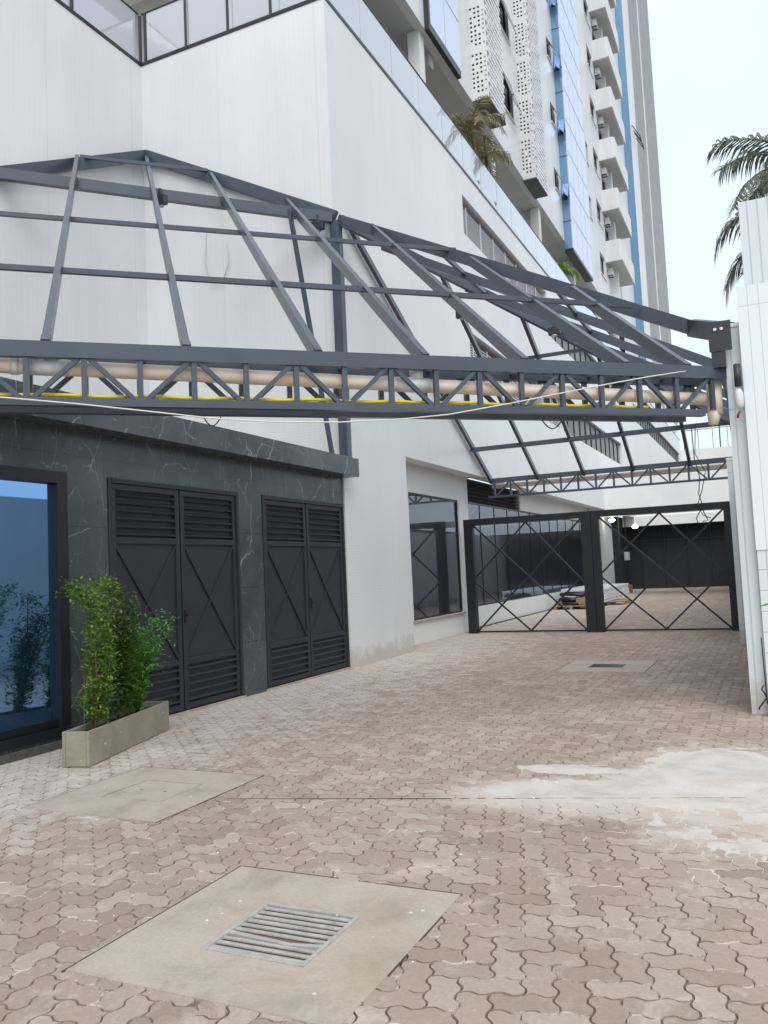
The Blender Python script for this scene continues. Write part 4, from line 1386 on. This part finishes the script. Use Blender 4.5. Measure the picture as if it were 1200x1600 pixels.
def frond(name, mat, parent, base, az, el, L_, curve, leaf, nl=34, wid=.03):
    m_ = MB(); vs, fs, tn = [], [], []
    pts = []
    p = Vector(base)
    e = el
    for i in range(13):
        pts.append(p.copy())
        d_ = Vector((cos(az) * cos(e), sin(az) * cos(e), sin(e)))
        p = p + d_ * (L_ / 12); e -= curve / 12
    m_.tube(pts, [.028 * (1 - i / 13) + .004 for i in range(13)], 5)
    nf = len(m_.f)
    for k in range(nl):
        s = .12 + .86 * k / nl
        f = s * 12; i = min(11, int(f)); q = lerp(pts[i], pts[i + 1], f - i)
        dr = (pts[i + 1] - pts[i]).normalized()
        sd_ = dr.cross(Vector((0, 0, 1))).normalized()
        for sg in (-1, 1):
            l = leaf * (1 - .55 * abs(s - .45)) * random.uniform(.8, 1.15)
            d1 = (sd_ * sg * .8 + dr * .55 + Vector((0, 0, random.uniform(-.5, -.05)))).normalized()
            q1 = q + d1 * l * .55; d2 = (d1 + Vector((0, 0, -.9))).normalized(); q2 = q1 + d2 * l * .45
            wv = dr * wid
            m_.add([q - wv * .5, q + wv * .5, q1 + wv * .5, q1 - wv * .5, q2], [(0, 1, 2, 3), (3, 2, 4)])
    o = m_.build(name, mat, parent)
    at = o.data.attributes.new('tone', 'FLOAT', 'FACE'); at.data.foreach_set('value', [min(1, max(0, random.gauss(.5, .25))) for _ in o.data.polygons])
    return o


def palm(loc, crown, fr, label):
    t_ = thing('palm_tree', loc, label, 'palm tree')
    m_ = MB(); b = Vector(loc); c = Vector(crown)
    m_.tube([lerp(b, c, i / 14) + Vector((.12 * sin(i * .4), 0, 0)) for i in range(15)], [.2 - .006 * i + .012 * (i % 2) for i in range(15)], 12); m_.build('trunk', M['bark'], t_, True)
    for az, el, L_, cv in fr: frond('frond', M['palm'], t_, c, az, el, L_, cv, .72, 46, .04)


fr = []
for k in range(13):
    fr.append((k * 2 * pi / 13 + random.uniform(-.15, .15), random.uniform(.2, 1.1), random.uniform(2.0, 2.5), random.uniform(1.4, 2.2)))
palm((1.55, 20.5, 0), (1.36, 20.5, 10.1), fr, 'tall palm with drooping feathery fronds rising behind the white wall at right')
fr = [(pi * 1.02, .85, 2.0, 2.3), (pi * .97, -.12, 2.0, 1.25), (.2, .5, 1.8, 1.8), (1.2, .6, 1.8, 1.7), (2.2, .5, 1.9, 1.7), (4.2, .6, 1.8, 1.7), (5.2, .5, 1.8, 1.8)]
palm((1.0, 19.0, 0), (.95, 19.0, 8.45), fr, 'shorter palm whose drooping fronds hang beside the bright white panel at right')


def terrace_plant(loc, mat, n_, L_, leaf, label):
    t_ = thing('terrace_plant', loc, label, 'plant')
    m_ = MB(); l = Vector(loc); m_.lathe(l, [(.16, 0), (.22, .35), (.24, .38), (.2, .38)], 14); m_.build('pot', M['grey_panel'], t_, True)
    top = l + Vector((0, 0, 1.75)); m_.__init__(); m_.tube([l + Vector((0, 0, .3)), top], .05, 8); m_.build('stem', M['bark'], t_)
    for k in range(n_): frond('frond', mat, t_, top, k * 2 * pi / n_ + random.uniform(-.3, .3), random.uniform(.3, 1.2), L_ * random.uniform(.8, 1.2), random.uniform(1.2, 2.4), leaf, 16, .04)


terrace_plant((-6.55, 20.7, PT - .04), M['dry'], 11, 1.3, .45, 'dry drooping palm leaning over the glass balustrade of the terrace')
terrace_plant((-6.55, 22.2, PT - .04), M['dry'], 8, .95, .4, 'smaller dry palm just right of the drooping one on the terrace')
terrace_plant((-6.9, 32.6, PT - .04), M['leaf'], 9, .9, .4, 'small yellow-green plant behind the balustrade below the blue glass strip')
t = thing('orange_dome', (-7.6, 50.2, 15.0), 'small orange dome with a pale rim hanging below the tower soffit', 'lamp')
m = MB(); m.lathe((-7.6, 50.2, 15.0), [(.34, 0), (.32, .12), (.22, .25), (.05, .3)], 16); m.build('dome', M['orange'], t, True)
m = MB(); m.lathe((-7.6, 50.2, 14.95), [(.36, 0), (.37, .03), (.36, .049)], 16); m.build('rim', M['acwhite'], t, True)
m = MB(); m.tube([(-7.6, 50.2, 15.3), (-7.6, 50.2, 15.43)], .02, 6); m.build('stem', M['black'], t)

# twig of a plant at the right edge
t = thing('wall_plant', (.35, 7.4, 0), 'small plant at the right edge with one leafy twig reaching into view', 'plant')
m = MB(); m.tube([(.35, 7.4, 0), (.3, 7.38, .6), (.18, 7.36, .92), (.06, 7.34, 1.08), (-.02, 7.32, 1.2)], [.02, .016, .011, .007, .004], 6); m.tube([(.3, 7.38, .6), (.42, 7.3, 1.0), (.4, 7.2, 1.3)], [.012, .009, .004], 6)
m.build('stem', M['bark'], t, True)
leaves('foliage', M['leaf_bright'], t, [(Vector((.10, 7.35, 1.03)), .5), (Vector((.0, 7.32, 1.17)), .35), (Vector((.2, 7.36, .95)), .8), (Vector((.42, 7.28, 1.05)), 1.2), (Vector((.4, 7.2, 1.3)), 1.1)], 26, .07, .10, 0, .25)
# scattered crumbs of mortar on the paving
m = MB()
for _ in range(75):
    x, y = random.uniform(-5.8, .5), random.uniform(2.2, 14)
    s = random.uniform(.003, .008)
    m.lathe((x, y, .0), [(s, 0), (s * 1.1, s * .5), (s * .5, s * 1.0)], 5)
tag(m.build('mortar_crumbs', M['white_paint']), 'scattered white mortar crumbs on the pavers', 'crumbs', kind='stuff')
